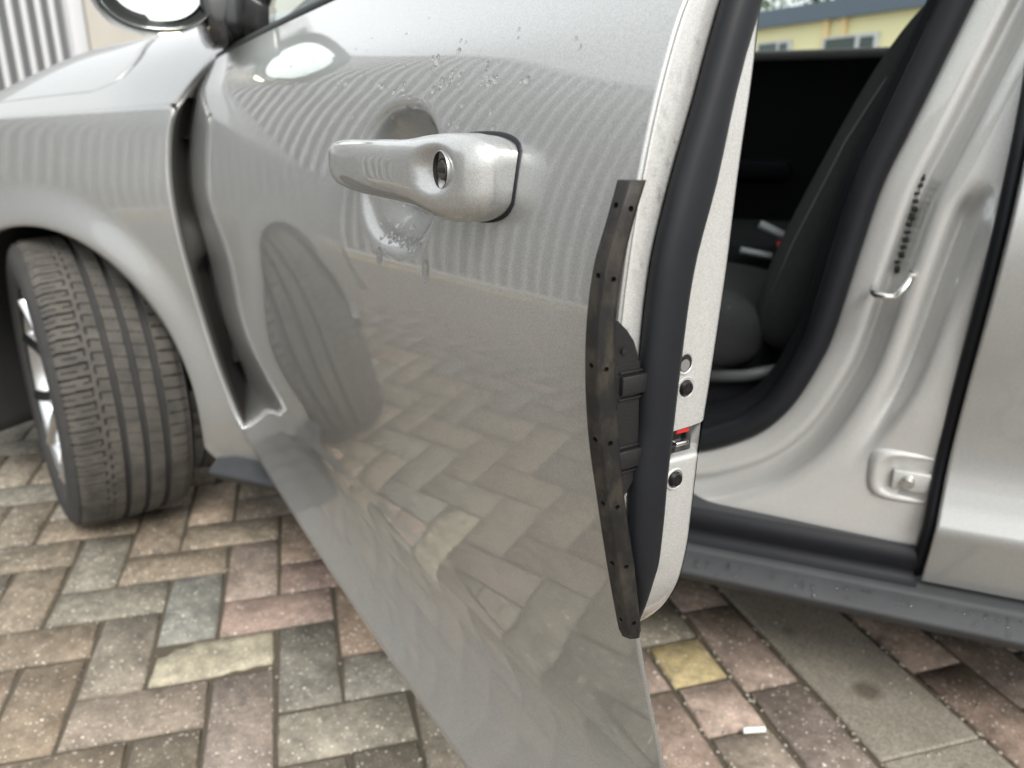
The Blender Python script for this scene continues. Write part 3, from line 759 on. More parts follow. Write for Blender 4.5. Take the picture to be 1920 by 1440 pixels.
# ================================================================== FRONT DOOR (open 36.5 degrees)
PH = R(36.5)
DD = Vector((math.cos(PH), -math.sin(PH), 0)); DN = Vector((math.sin(PH), math.cos(PH), 0)); DH = Vector((.405, .02, 0))
def D(s, b, z): return DH + DD * s + DN * b + Vector((0, 0, z))
PZ = [.308, .335, .37, .40, .43, .46, .51, .59, .70, .76, .81, .86, .90, .93, .945, .96, 1.0, 1.05]
PB = [.0240, .0345, .0465, .0545, .0590, .0560, .0425, .025, .007, .0, .003, .010, .0185, .0275, .0345, .0445, .0740, .112]
_fz = [.20 + .0025 * i for i in range(381)]
_fb = [interp(PZ, PB, z) for z in _fz]
def _gauss(arr, sig):
    w_ = int(sig * 3); k = [math.exp(-.5 * (i / sig) ** 2) for i in range(-w_, w_ + 1)]; t = sum(k)
    return [sum(k[j + w_] * arr[max(0, min(len(arr) - 1, i + j))] for j in range(-w_, w_ + 1)) / t for i in range(len(arr))]
_fs = _gauss(_fb, 5.5); _fc = _gauss(_fb, 1.4)
_fb = [lerp(a, c, max(smooth01(.91, .935, z), smooth01(.39, .42, z) * smooth01(.47, .44, z))) for z, a, c in zip(_fz, _fs, _fc)]
_fb = _gauss(_fb, 1.5)
def prof_b(z):
    t = (z - .20) / .0025; i = max(1, min(len(_fb) - 3, int(t))); f = t - i
    a, b_, c, d_ = _fb[i - 1:i + 3]
    return .5 * (2 * b_ + (c - a) * f + (2 * a - 5 * b_ + 4 * c - d_) * f * f + (3 * b_ - a - 3 * c + d_) * f ** 3)
def skin_b(s, z):
    sh = .05 * (s - 1.0) * (1 - smooth01(.50, .68, z)) * smooth01(.27, .36, z)
    b = prof_b(z - sh)
    b += .007 * (((s - .75) / .5) ** 2 - .96) - .010 * (1 - s / 1.24)
    b += .004 * smooth01(.05, -.06, s) ** 2
    return b
CUP_S, CUP_Z = .958, .846
def cup(s, z):
    u, v = (s - CUP_S) / .080, (z - CUP_Z) / (.058 if z > CUP_Z else .061)
    r = (abs(u) ** 2.3 + abs(v) ** 2.3) ** (1 / 2.3)
    return .030 * (1 - smooth01(.42, 1.0, r)) if r < 1 else 0
S0, S1 = -.085, 1.240
sl_ = frange(S0, -.02, 8) + frange(0, .84, 44)[1:] + frange(.85, 1.06, 86) + frange(1.07, 1.215, 14) + [1.225, 1.232, 1.236, 1.2385, 1.2395]
zl_ = frange(.308, .76, 74) + frange(.766, .926, 70) + frange(.930, .965, 12) + frange(.969, 1.0, 6)
def belt(s): return .995 + .03 * s
rows = []
for s in sl_:
    rows.append([D(s, skin_b(s, z) + cup(s, z), z if z < .96 else lerp(.96, belt(s), (z - .96) / .04)) if z < .96 else D(s, skin_b(s, lerp(.96, belt(s), (z - .96) / .04)), lerp(.96, belt(s), (z - .96) / .04)) for z in zl_])
# hems: rear edge folds over, front edge and bottom too
def off(row, ds, db): return [p + DD * ds + DN * db for p in row]
rows = [off(rows[0], .001, .030), off(rows[0], -.0012, .004), off(rows[0], -.0012, .0012)] + rows + [off(rows[-1], .0008, .0006), off(rows[-1], .0012, .0016), off(rows[-1], .0010, .0028), off(rows[-1], .0, .0036), off(rows[-1], -.012, .0040)]
rows = [[r[0] + DN * .010 + Vector((0, 0, .002)), r[0] + DN * .003 + Vector((0, 0, -.0022)), r[0] + DN * .0006 + Vector((0, 0, -.0016))] + r for r in rows]
fd = grid('front_door', rows, PAINT, car, flip=True)
fd['label'] = 'open silver front door with a black edge protector on its rear edge'

# inner shell of the door: the shut face swept round its rear lower corner
sp = spline([(1.2365, 0, 1.05), (1.2365, 0, .90), (1.2365, 0, .80), (1.2365, 0, .735), (1.236, 0, .69), (1.2345, 0, .66), (1.231, 0, .63), (1.221, 0, .597), (1.198, 0, .562), (1.15, 0, .515), (1.08, 0, .455), (1.0, 0, .40), (.9, 0, .365), (.7, 0, .345), (.3, 0, .340), (.0, 0, .340)], 8)
def inner_b(z): return interp([.30, .50, .62, .69, .75, .81, .86, .91, .95, 1.05], [.090, .086, .0740, .0715, .0765, .0815, .084, .088, .090, .115], z)
def seal_l(z): return interp([.55, .60, .61, .634, .664, .698, .729, .759, .816, .859, .894, .942, 1.05], [.045, .030, .028, .021, .0165, .0155, .018, .018, .022, .032, .043, .057, .10], z)
def seal_r(z): return interp([.55, .604, .622, .639, .692, .708, .761, .814, .857, .906, .944, 1.05], [.050, .0375, .0375, .039, .0385, .039, .042, .047, .058, .067, .079, .122], z)
def shell(name, path, sec, m, parent=fd, **k):
    rows = []
    for i, p in enumerate(path):
        t = (path[min(len(path) - 1, i + 1)] - path[max(0, i - 1)]).normalized(); nn = Vector((-t.z, 0, t.x))
        if nn.x < 0 and abs(nn.x) > abs(nn.z): nn = -nn
        if abs(nn.z) >= abs(nn.x) and nn.z > 0: nn = -nn
        row = []
        for b, o in sec(p.z):
            q = p + nn * o; row.append(D(q.x, b, q.z))
        rows.append(row)
    return grid(name, rows, m, parent, **k)
# band between skin and seal
bandp = [p for p in sp if p.z > .575]
shell('door_edge_band', bandp, lambda z: [(skin_b(1.235, z) + .0045, -.012), (skin_b(1.235, z) + .005, -.001), (skin_b(1.235, z) + .0060, .0006), (skin_b(1.235, z) + .0075, .0010), (lerp(skin_b(1.235, z) + .0065, seal_l(z), .6), .0008), (seal_l(z) - .001, .0006), (seal_l(z) + .002, -.0004), (seal_l(z) + .003, -.006)], PAINT_IN)
# shut face, split by the latch slot
ZL0, ZL1 = .7008, .7190
def face_sec(z):
    ib = inner_b(z); sr = seal_r(z) - .004
    return [(sr, -.010), (sr, -.0005), (lerp(sr, ib, .3), .0), (lerp(sr, ib, .7), .0), (ib - .0040, .0), (ib - .0016, -.0006), (ib - .0003, -.0022), (ib, -.0055), (ib, -.03)]
up_ = [p for p in sp if p.z > ZL1 + .004]; a_ = Vector((1.2365, 0, ZL1))
o = shell('shut_face', up_ + [a_], face_sec, PAINT_IN)
lo_ = [p for p in sp if p.z < ZL0 - .003]; b_ = Vector((1.2363, 0, ZL0))
# slanted lower edge of the upper plate
me = o.data; wdt = len(face_sec(.8))
for i in range(len(up_), len(up_) + 1):
    for j in range(wdt): me.vertices[i * wdt + j].co.z += .006 * j / (wdt - 1) - .002
shell('lower_shut_face', [Vector((1.222, 0, ZL0 - .0007)), Vector((1.2335, 0, ZL0)), Vector((1.2358, 0, ZL0 - .0010)), Vector((1.2363, 0, ZL0 - .003))] + lo_, face_sec, PAINT_IN)
# underside skin of the inner shell towards the cabin
rows = [[D(p.x, inner_b(p.z) - .002, p.z), D(p.x - .08, inner_b(p.z) + .045, p.z + .03), D(p.x - .14, inner_b(p.z) + .05, p.z + .05)] for p in sp]
grid('door_trim_edge', rows, CABIN, fd)
rows = [[D(s, lerp(.12, .15, smooth01(.4, .6, z)), z) for z in frange(.36, 1.02, 12)] for s in frange(.0, 1.10, 12)]
grid('door_trim_panel', rows, CABIN, fd, solid=.02)
# latch in the slot
def dbox(name, s, b, z, size, m, parent=fd, bev=.001):
    rot = Matrix((DD, DN, Vector((0, 0, 1)))).transposed()
    return box(name, D(s, b, z), size, m, parent, bev, rot)
dbox('latch_body', 1.2125, .0530, .709, (.034, .034, .034), GLOSSBLK)
dbox('latch_claw', 1.230, .050, .7055, (.008, .008, .005), SCREW)
dbox('latch_claw', 1.229, .061, .7065, (.006, .010, .003), CHROME)
dbox('latch_lever', 1.2310, .0590, .7165, (.005, .010, .005), RED)
# screws and the open hole
def screw(b, z, r=.0050):
    c0 = D(1.2352, b, z); nn = DD
    bm = bmesh.new(); cyl_bm(bm, c0 - nn * .002, c0 + nn * .0016, r, r, 28); cyl_bm(bm, c0 + nn * .0016, c0 + nn * .0034, r * .98, r * .74, 28)
    ob = from_bm('screw', bm, SCREW, fd, True); sharpen(ob, 35)
    # pressed collar
    rows = []
    for rr_, h in ((r * 1.42, -.0005), (r * 1.30, .0002), (r * 1.18, .0001), (r * 1.10, -.0006), (r * 1.0, -.0022)):
        rows.append([D(1.2366 + h, b + rr_ * math.cos(2 * math.pi * k / 32), z + rr_ * math.sin(2 * math.pi * k / 32)) for k in range(32)])
    grid('screw_collar', rows, PAINT_IN, fd, cv=True)
    # six-lobe socket
    ring = []
    for k in range(36):
        a = 2 * math.pi * k / 36; q = r * .46 * (1 + .22 * math.cos(6 * a)); ring.append(D(1.2389, b + q * math.cos(a), z + q * math.sin(a)))
    ring2 = [p - DD * .002 for p in ring]
    grid('screw_socket', [ring, ring2, [D(1.2369, b, z)] * 36], plain('socket', (.003, .003, .003), .8) if 'socket' not in bpy.data.materials else bpy.data.materials['socket'], fd, cv=True)
screw(.0555, .7435); screw(.0525, .6873)
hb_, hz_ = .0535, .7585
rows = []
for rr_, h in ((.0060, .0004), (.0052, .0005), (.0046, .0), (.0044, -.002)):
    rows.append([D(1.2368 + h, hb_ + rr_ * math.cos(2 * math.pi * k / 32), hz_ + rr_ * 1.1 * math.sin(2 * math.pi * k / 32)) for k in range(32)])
grid('hole_rim', rows, PAINT_IN, fd, cv=True)
mesh('hole_shade_disc', [D(1.2370, hb_ + .0046 * math.cos(2 * math.pi * k / 28), hz_ + .0050 * math.sin(2 * math.pi * k / 28)) for k in range(28)], [tuple(range(28))], BLACK, fd, False)  # flush black disc, painting the shade inside the open hole
mesh('hole_lit_disc', [D(1.2374, hb_ - .0006 + .0034 * math.cos(2 * math.pi * k / 20), hz_ - .0010 + .0036 * math.sin(2 * math.pi * k / 20)) for k in range(20)], [tuple(range(20))], plain('lit hole grey', (.16, .155, .15), .6), fd, False)  # grey disc over it, painting the lit back of the hole
# rubber seal
rows = []
path = [p for p in sp if p.z > .560]
for i, p in enumerate(path):
    l, r_ = seal_l(p.z), seal_r(p.z) + .001
    tp = smooth01(.575, .64, p.z); wd = max(.002, (r_ - l) / 2 * lerp(.35, 1, tp)); c = (l + r_) / 2 + (1 - tp) * .004
    row = []
    for k in range(16):
        a = 2 * math.pi * k / 16
        f = .9 if math.sin(a) > 0 else .6
        row.append(D(p.x + .004 + .011 * f * math.sin(a) * lerp(.5, 1, tp), c + wd * math.copysign(abs(math.cos(a)) ** .75, math.cos(a)), p.z))
    rows.append(row)
grid('door_seal', rows, RUBBER, fd, cv=True)
# bottom drain lip of the door skin is the hem itself

# window glass, belt moulding, frame
rows = [[D(s, skin_b(s, belt(s)) + .014, belt(s) + .004 - .02), D(s, skin_b(s, belt(s)) + .015, belt(s) + .012), D(s, skin_b(s, belt(s)) + .09, belt(s) + .36)] for s in frange(.10, 1.20, 20)]
grid('door_window', rows, GLASS, fd)
tube('belt_moulding', [D(s, skin_b(s, belt(s)) + .006, belt(s) + .003) for s in frange(-.03, 1.235, 40)], .0075, RUBBER, fd, sq=(.8, 1.0))
tube('window_frame', [D(-.03, .115, 1.0), D(.14, .135, 1.12), D(.42, .17, 1.30), D(.62, .185, 1.37), D(1.20, .19, 1.38)], .022, GLOSSBLK, fd, sq=(1, .7))
tube('window_frame_rear', [D(1.22, .10, 1.03), D(1.215, .15, 1.2), D(1.20, .19, 1.38)], .026, GLOSSBLK, fd, sq=(1, .8), up=Vector((1, 0, 0)))
mesh('mirror_corner_panel', [D(-.03, .100, .998), D(.22, .106, 1.004), D(.22, .120, 1.17), D(.14, .128, 1.12)], [(0, 1, 2, 3)], GLOSSBLK, fd, False)

# ---- wing mirror
MC_B, MC_Z = -.036, 1.108
def m_out(k, n, hw, hh, p=2.4):
    a = 2 * math.pi * k / n; c, s = math.cos(a), math.sin(a)
    return MC_B + hw * math.copysign(abs(c) ** (2 / p), c), MC_Z + hh * math.copysign(abs(s) ** (2 / p), s)
rows = []
for s, sc in ((.112, .92), (.121, .965), (.122, .985), (.116, 1.0), (.09, 1.0), (.05, .985), (.0, .93), (-.03, .78), (-.045, .5), (-.05, .05)):
    rows.append([D(s - .16 * 0, *m_out(k, 72, .094 * sc, .088 * sc)) for k in range(72)])
mh = grid('mirror_housing', rows, GLOSSBLK, fd, cv=True)
rows = []
for s, sc in ((.112, .92), (.105, .86), (.100, .80), (.097, .78), (.096, .70)):
    rows.append([D(s, *m_out(k, 72, .094 * sc, .088 * sc)) for k in range(72)])
grid('mirror_rim', rows, PLASTIC, fd, cv=True)
rows = []
for q in (0.001, .4, .8, 1.0):
    rows.append([(lambda bz: D(.0985 + .16 * (bz[0] - MC_B), *bz))(m_out(k, 72, .094 * .80 * q, .088 * .79 * q)) for k in range(72)])
mg = grid('mirror_glass', rows, MIRROR, fd, cv=True)
bm = bmesh.new(); rotd = Matrix((DD, DN, Vector((0, 0, 1)))).transposed()
box_bm(bm, D(.075, .075, 1.050), (.10, .085, .085), .016, rotd @ Matrix.Rotation(R(10), 3, 'X'))
ob = from_bm('mirror_mount', bm, GLOSSBLK, fd, True); sharpen(ob, 50)
m, n, b = mat('puddle lamp lens'); b.inputs['Base Color'].default_value = (.9, .85, .7, 1); b.inputs['Emission Color'].default_value = (1, .86, .55, 1); b.inputs['Emission Strength'].default_value = 5
bm = bmesh.new(); bmesh.ops.create_uvsphere(bm, u_segments=20, v_segments=10, radius=1, matrix=Matrix.Translation(D(.098, -.020, 1.0215)) @ rotd.to_4x4() @ Matrix.Diagonal((.012, .017, .0055, 1)))
from_bm('puddle_lamp', bm, m, fd, True)

# ---- handle
hs_ = [.842, .846, .854, .868, .890, .920, .960, 1.000, 1.035, 1.053, 1.066, 1.080, 1.098, 1.112, 1.122, 1.129, 1.1325]
zhi = [.8610, .8645, .8680, .8705, .8722, .8735, .8742, .8750, .8757, .8768, .8784, .8794, .8796, .8788, .8768, .8735, .8690]
zlo = [.8470, .8435, .8405, .8378, .8360, .8346, .8336, .8330, .8326, .8318, .8292, .8270, .8266, .8280, .8310, .8355, .8410]
bou = [-.008, -.012, -.018, -.024, -.029, -.032, -.0337, -.0342, -.0340, -.0335, -.0326, -.0312, -.0285, -.0258, -.0228, -.0170, -.009]
bin_ = [.006, .004, .001, -.004, -.008, -.011, -.012, -.011, -.008, .0, .010, .012, .012, .012, .012, .012, .012]
LK_S, LK_Z = 1.0935, .8582
NS, NC = 190, 110
rows = []
for i in range(NS):
    q = i / (NS - 1)
    s = lerp(hs_[0], hs_[-1], q)
    zh, zl2, bo, bi = (interp(hs_, arr, s) for arr in (zhi, zlo, bou, bin_))
    cz, hz2 = (zh + zl2) / 2, (zh - zl2) / 2; row = []
    cap = smooth01(1.02, 1.07, s)
    for k in range(NC):
        a = 2 * math.pi * k / NC; c, sn = math.cos(a), math.sin(a)
        p = lerp(2.8, 3.6, cap)
        v = math.copysign(abs(sn) ** (2 / (p if c > 0 else lerp(p, 14, cap))), sn); uo = math.copysign(abs(c) ** (2 / (lerp(2.3, 3.2, cap) if c > 0 else 3)), c)
        b = lerp((bo + bi) / 2, bo if uo > 0 else bi, abs(uo))
        # slightly flat, chamfered outer face on the cap
        z = cz + hz2 * v
        if cap > 0 and uo < .55 and uo > -.2: z = cz + hz2 * v * lerp(1, 1.02, cap)
        b += .003 * skin_b(s, z) * 0
        # dished thumb rest round the lock
        if uo > 0:
            r_ = math.hypot((s - LK_S + .006) / .029, (z - LK_Z) / .0175)
            b += .0075 * (1 - smooth01(.25, 1.0, r_)) * smooth01(.40, .85, uo)
        row.append(D(s, b, z))
    rows.append(row)
for r_i in (0, -1):
    c = sum((p for p in rows[r_i]), Vector()) / NC
    rows.insert(0, [c.lerp(p, .5) for p in rows[0]]) if r_i == 0 else rows.append([c.lerp(p, .5) for p in rows[-1]])
rows.insert(0, [sum(rows[0], Vector()) / NC] * NC); rows.append([sum(rows[-1], Vector()) / NC] * NC)
grid('door_handle', rows, PAINT, fd, cv=True, flip=False)
# gasket round the cap
def cap_ring(g, b):
    out = []; ss = frange(1.045, 1.1325, 30)
    for s in ss: out.append((s + g * smooth01(1.105, 1.1325, s), interp(hs_, zhi, s) + g))
    for s in reversed(ss): out.append((s + g * smooth01(1.105, 1.1325, s), interp(hs_, zlo, s) - g))
    return [D(s, skin_b(s, z) + cup(s, z) * .4 + b, z) for s, z in out]
grid('handle_gasket', [cap_ring(.0014, .004), cap_ring(.0014, -.0008), cap_ring(.0004, -.0014), cap_ring(-.006, -.0014)], RUBBER, fd, cv=True)
# pivot foot at the front of the handle
bm = bmesh.new(); box_bm(bm, D(.858, .004, .8540), (.040, .022, .030), .009, rotd, 4)
ob = from_bm('handle_foot', bm, PAINT, fd, True)
# lock cylinder
lb = -.0445 + .0080 + skin_b(LK_S, .855) - .006
def ldisc(name, r_, b, m, rz=1.25, n=40):
    return mesh(name, [D(LK_S + r_ * math.cos(2 * math.pi * k / n), b, LK_Z + r_ * rz * math.sin(2 * math.pi * k / n)) for k in range(n)], [tuple(range(n))], m, fd, False)
def lring(name, spec, m, n=48, rz=1.12):
    grid(name, [[D(LK_S + r_ * math.cos(2 * math.pi * k / n), b, LK_Z + r_ * rz * math.sin(2 * math.pi * k / n)) for k in range(n)] for r_, b in spec], m, fd, cv=True)
LB = interp(hs_, bou, LK_S) + .0034
lring('lock_bezel', [(.0106, LB + .004), (.0106, LB + .0002), (.0103, LB - .0002), (.0099, LB - .0001), (.0096, LB + .001)], PAINT)
lring('lock_surround', [(.0097, LB - .0004), (.0094, LB + .003), (.0050, LB + .0032)], BLACK)
lring('lock_barrel', [(.0056, LB + .003), (.0056, LB + .0014), (.0050, LB + .0008), (.004, LB + .0008), (.0001, LB + .0008)], plain('lock barrel steel', (.10, .09, .08), .4, .8))
dbox('key_slot', LK_S, LB + .0008, LK_Z, (.0100, .0012, .0030), BLACK, fd, .0003)

# ---- water on the door
dv, df = [], []
def drop(P, N, r_, el=1.0, down=Vector((0, 0, -1)), h=.62):
    N = N.normalized(); t = (down - N * down.dot(N)).normalized(); x = N.cross(t); o_ = len(dv); n_ = 10
    for k, (rr_, hh) in enumerate(((1, -.05), (.95, .35), (.72, .75), (.35, .97))):
        for i in range(n_):
            a = 2 * math.pi * i / n_; ct = math.cos(a)
            ey = el * (1.25 if ct > 0 else 1.0) if el > 1 else 1
            wx = rr_ * (1 - .25 * max(0, -ct) * (el > 1.2))
            dv.append(P + t * ct * rr_ * r_ * ey + x * math.sin(a) * wx * r_ + N * hh * h * r_)
    dv.append(P + N * r_ * h); top_ = len(dv) - 1
    for k in range(3):
        for i in range(n_): df.append((o_ + k * n_ + i, o_ + k * n_ + (i + 1) % n_, o_ + (k + 1) * n_ + (i + 1) % n_, o_ + (k + 1) * n_ + i))
    for i in range(n_): df.append((o_ + 3 * n_ + i, o_ + 3 * n_ + (i + 1) % n_, top_))
def door_normal(s, z):
    e = .001; f = lambda a, b: skin_b(a, b) + cup(a, b)
    return (-DN + DD * ((f(s + e, z) - f(s - e, z)) / 2 / e) + Vector((0, 0, 1)) * ((f(s, z + e) - f(s, z - e)) / 2 / e)).normalized()
def sdrop(s, z, r_, el=1.0): r_ *= 1.08; drop(D(s, skin_b(s, z) + cup(s, z), z), door_normal(s, z), r_, el)
rnd = random.Random(11)
for _ in range(60):
    s, z = rnd.gauss(.985, .070), rnd.gauss(.910, .015)
    if .885 < z < .94: sdrop(s, z, rnd.choice([.0007, .0009, .0012, .0016, .0021]), rnd.choice([1, 1.2, 1.8]))
for _ in range(16): sdrop(rnd.uniform(1.02, 1.10), rnd.uniform(.880, .915), rnd.choice([.0007, .001, .0015]), 1.8)
for _ in range(16): sdrop(rnd.uniform(.90, 1.0), rnd.uniform(.795, .830), rnd.choice([.0012, .0018, .0025]), rnd.choice([1, 1.6]))
for k in range(11): sdrop(.93 + k * .008, .797 + .002 * math.sin(k * 2.1), .0020, 1.6)
for k in range(20):
    z = .905 - k * .0036; sdrop(1.208 - (.905 - z) * .12 + rnd.uniform(-.001, .001), z, rnd.choice([.0004, .0005, .0008]), 1.4)
for z in (.892, .885, .881, .874): sdrop(1.213, z, .0008, 1.6)
sdrop(.935, .7815, .0034, 2.0); sdrop(1.022, .783, .0036, 2.0); sdrop(1.021, .797, .0009, 1.5)
for k in range(12): sdrop(1.05 + k * .0008, .772 - k * .012 + rnd.uniform(-.003, .003), rnd.choice([.0005, .0007, .0009]), 1.8)
for _ in range(70): sdrop(rnd.uniform(.4, 1.22), rnd.uniform(.90, .965), rnd.uniform(.0004, .0011), 1.2)
for _ in range(40): sdrop(rnd.uniform(.4, 1.22), rnd.uniform(.32, .9), rnd.uniform(.0003, .0007), 1.2)
for _ in range(46):                                     # beads on the band beside the seal
    z = rnd.uniform(.72, .93); lo, hi = skin_b(1.235, z) + .008, seal_l(z) - .003
    if hi > lo: drop(D(1.2388, rnd.uniform(lo, hi), z), DD, rnd.choice([.0006, .0008, .0011, .0013]), 1.15)
for _ in range(14): drop(D(1.2375, rnd.uniform(.058, .078), rnd.uniform(.76, .93)), DD, rnd.uniform(.0003, .0006), 1)
wd_ = mesh('water_drops', dv, df, WATER, fd); wd_['kind'] = 'stuff'
dv, df = [], []
for _ in range(130):
    x = rnd.uniform(1.25, 2.1); q = rnd.random() ** 1.3
    drop(Vector((x, lerp(.014, -.0085, q), lerp(.2378, .2243, q))), Vector((0, -.55, .84)), rnd.choice([.0012, .0018, .0026, .0034]), 1.3, h=.5)
ws_ = mesh('sill_water_drops', dv, df, WATER, car); ws_['kind'] = 'stuff'

# ================================================================== DOOR EDGE PROTECTOR
pg = tag(empty('door_edge_protector', D(1.245, .02, .595)), 'worn black rubber edge protector with paired holes hanging off the open door edge', 'door protector')
def pchild(o):
    o.parent = pg; o.matrix_parent_inverse = Matrix.Translation(-pg.location); return o
gz = [.593, .620, .644, .688, .733, .780, .817, .840, .8595]
gl_ = [.0130, .0065, .0010, -.0080, -.0162, -.0192, -.0160, -.0090, -.0030]     # left edge (b)
gr_ = [.0305, .0255, .0215, .0120, .0050, .0000, .0030, .0085, .0150]
GW, GH = (.64, .77), (.77, -.64)                 # the strip sits diagonally across the door edge: width axis and outward axis (s, b)
def guard_pt(z, w_, h_):
    mid = (interp(gz, gl_, z) + interp(gz, gr_, z)) / 2
    return 1.2405 + GW[0] * w_ + GH[0] * h_, mid + GW[1] * w_ + GH[1] * h_
def guard_sec(z):
    hw = (interp(gz, gr_, z) - interp(gz, gl_, z)) * .77 / 2 / .0078
    f = lerp(.80, 1, smooth01(.592, .5985, z)); e = lerp(.55, 1, smooth01(.8600, .8460, z)); k = lerp(.5, 1, smooth01(.592, .597, z))
    out = []
    for w_, h_ in ((-.0074, -.0045), (-.0078, -.0012), (-.0076, .0002), (-.0066, .0011), (-.0040, .0029), (-.0019, .0043), (-.0010, .0049), (-.0003, .0050), (.0006, .0047), (.0036, .0034), (.0064, .0019), (.0075, .0004), (.0078, -.0012), (.0074, -.0045)):
        sq, bq = guard_pt(z, w_ * hw * f, (h_ * e if h_ > 0 else h_ * 1.0) * k); out.append((bq, sq))
    return out
zsg = [.5920, .5928, .594, .597] + frange(.602, .850, 60) + [.854, .857, .8588, .8596]
rows = [[D(s, b, z + (0.0)) for b, s in guard_sec(z)] for z in zsg]
nv = len(rows[0]); V = [p for r_ in rows for p in r_]; F = grid_faces(len(rows), nv, False, True); F.append(tuple(range(nv))); F.append(tuple(reversed(range(len(V) - nv, len(V)))))
gd = mesh('guard_strip', V, F, GUARD, None, True, recalc=True)
HZ = [.847, .8135, .7675, .7260, .6865, .6465, .6055]
bm = bmesh.new()
for z in HZ:
    for w_, h_, nw, nh in ((-.0043, .0027, -.55, .83), (.0036, .0034, .42, .90)):
        sq, bq = guard_pt(z, w_, h_); c = D(sq, bq, z + (.0010 if w_ < 0 else -.0004)); dr = (DD * (GW[0] * nw + GH[0] * nh) + DN * (GW[1] * nw + GH[1] * nh)).normalized()
        cyl_bm(bm, c - dr * .0034, c + dr * .004, .00145, n=14)
ct = from_bm('cutter', bm)
bo = gd.modifiers.new('holes', 'BOOLEAN'); bo.operation = 'DIFFERENCE'; bo.object = ct; bo.solver = 'EXACT'
dg = bpy.context.evaluated_depsgraph_get(); me2 = bpy.data.meshes.new_from_object(gd.evaluated_get(dg)); gd.modifiers.clear(); gd.data = me2
bpy.data.objects.remove(ct)
if not me2.materials: me2.materials.append(GUARD)
sharpen(gd, 24); pchild(gd)
# carrier plate and clips behind the strip
out = [(-.004, .792), (.0005, .7905), (.0065, .7850), (.0115, .7785), (.0145, .7710), (.0165, .7640), (.0180, .7200), (.0185, .7080), (.0165, .6990), (.0125, .6925), (.009, .688), (-.004, .690)]
bm = bmesh.new(); f1 = [bm.verts.new(D(1.2418, b, z)) for b, z in out]; f0 = [bm.verts.new(D(1.2388, b, z)) for b, z in out]
bm.faces.new(f1); bm.faces.new(list(reversed(f0)))
for i in range(len(out)): bm.faces.new((f1[i], f1[(i + 1) % len(out)], f0[(i + 1) % len(out)], f0[i]))
pchild(from_bm('carrier_plate', bm, PLASTIC))
for z0, z1 in ((.7500, .7605), (.7075, .7180)):
    pchild(dbox('clip', 1.2425, .0115, (z0 + z1) / 2, (.0050, .0165, z1 - z0), PLASTIC, None, .0006))
    for zz in (z1 + .0018, z0 - .0026): pchild(dbox('clip_rib', 1.2419, .0100, zz, (.0028, .0150, .0012), PLASTIC, None, .0003))
cyl_o = cyl('rivet', D(1.2410, .0045, .7745), D(1.2434, .0045, .7745), .0019, PLASTIC, None); pchild(cyl_o)

# ================================================================== SURROUNDINGS
GX = -4.40
gate = tag(empty('gate', (GX, -.7, 0)), 'tall white barred gate with dark backing beyond the bonnet', 'gate')
def gchild(o): o.parent = gate; o.matrix_parent_inverse = Matrix.Translation(-gate.location); return o
gchild(box('backing_sheet', (GX - .03, -.70, 1.62), (.012, 9.1, 3.10), DARKP))
barme = None
y = -5.2
while y < 3.72:
    if barme is None:
        o = box('bar', (0, 0, 0), (.03, .042, 3.10), WHITEP, None, .006); barme = o.data
    else:
        o = bpy.data.objects.new('bar', barme); COL.objects.link(o)
    o.location = (GX, y, 1.62); gchild(o); y += .120
gchild(box('post', (GX, 3.86, 1.6), (.12, .125, 3.2), WHITEP, None, .01))
gchild(box('post', (GX, -5.3, 1.6), (.12, .125, 3.2), WHITEP, None, .01))
gchild(box('rail', (GX - .01, -.70, .06), (.05, 9.0, .07), WHITEP, None, .006))
gchild(box('rail', (GX - .01, -.70, 3.17), (.05, 9.0, .07), WHITEP, None, .006))
cw = tag(empty('concrete_wall', (GX, 6.5, 0)), 'pale concrete panel wall beside the barred gate', 'wall')
yy = 3.95
for k in range(5):
    wdt_ = (1.05, 1.9, 1.9, 1.9, 1.9)[k]
    o = box('panel', (GX - .02 + .012 * (k % 2), yy + wdt_ / 2, 1.5), (.14, wdt_ - .014, 3.0), CONC, None, .008); o.parent = cw; o.matrix_parent_inverse = Matrix.Translation(-cw.location); yy += wdt_
    o = box('panel_post', (GX + .03, yy, 1.5), (.10, .09, 3.04), CONC, None, .006); o.parent = cw; o.matrix_parent_inverse = Matrix.Translation(-cw.location)
# sandy verge along the gate foot
vg = mesh('verge', [(GX + .03 + .55 * (j == 1) + .10 * math.sin(i * 1.7) * (j == 1), -5.3 + i * .3, .006 + .01 * (j == 0)) for i in range(48) for j in (0, 1)], grid_faces(48, 2), plain('dry sand and straw', (.36, .29, .17), .95, var=.45, scale=22, bump=1, bscale=80))
vg['kind'] = 'structure'

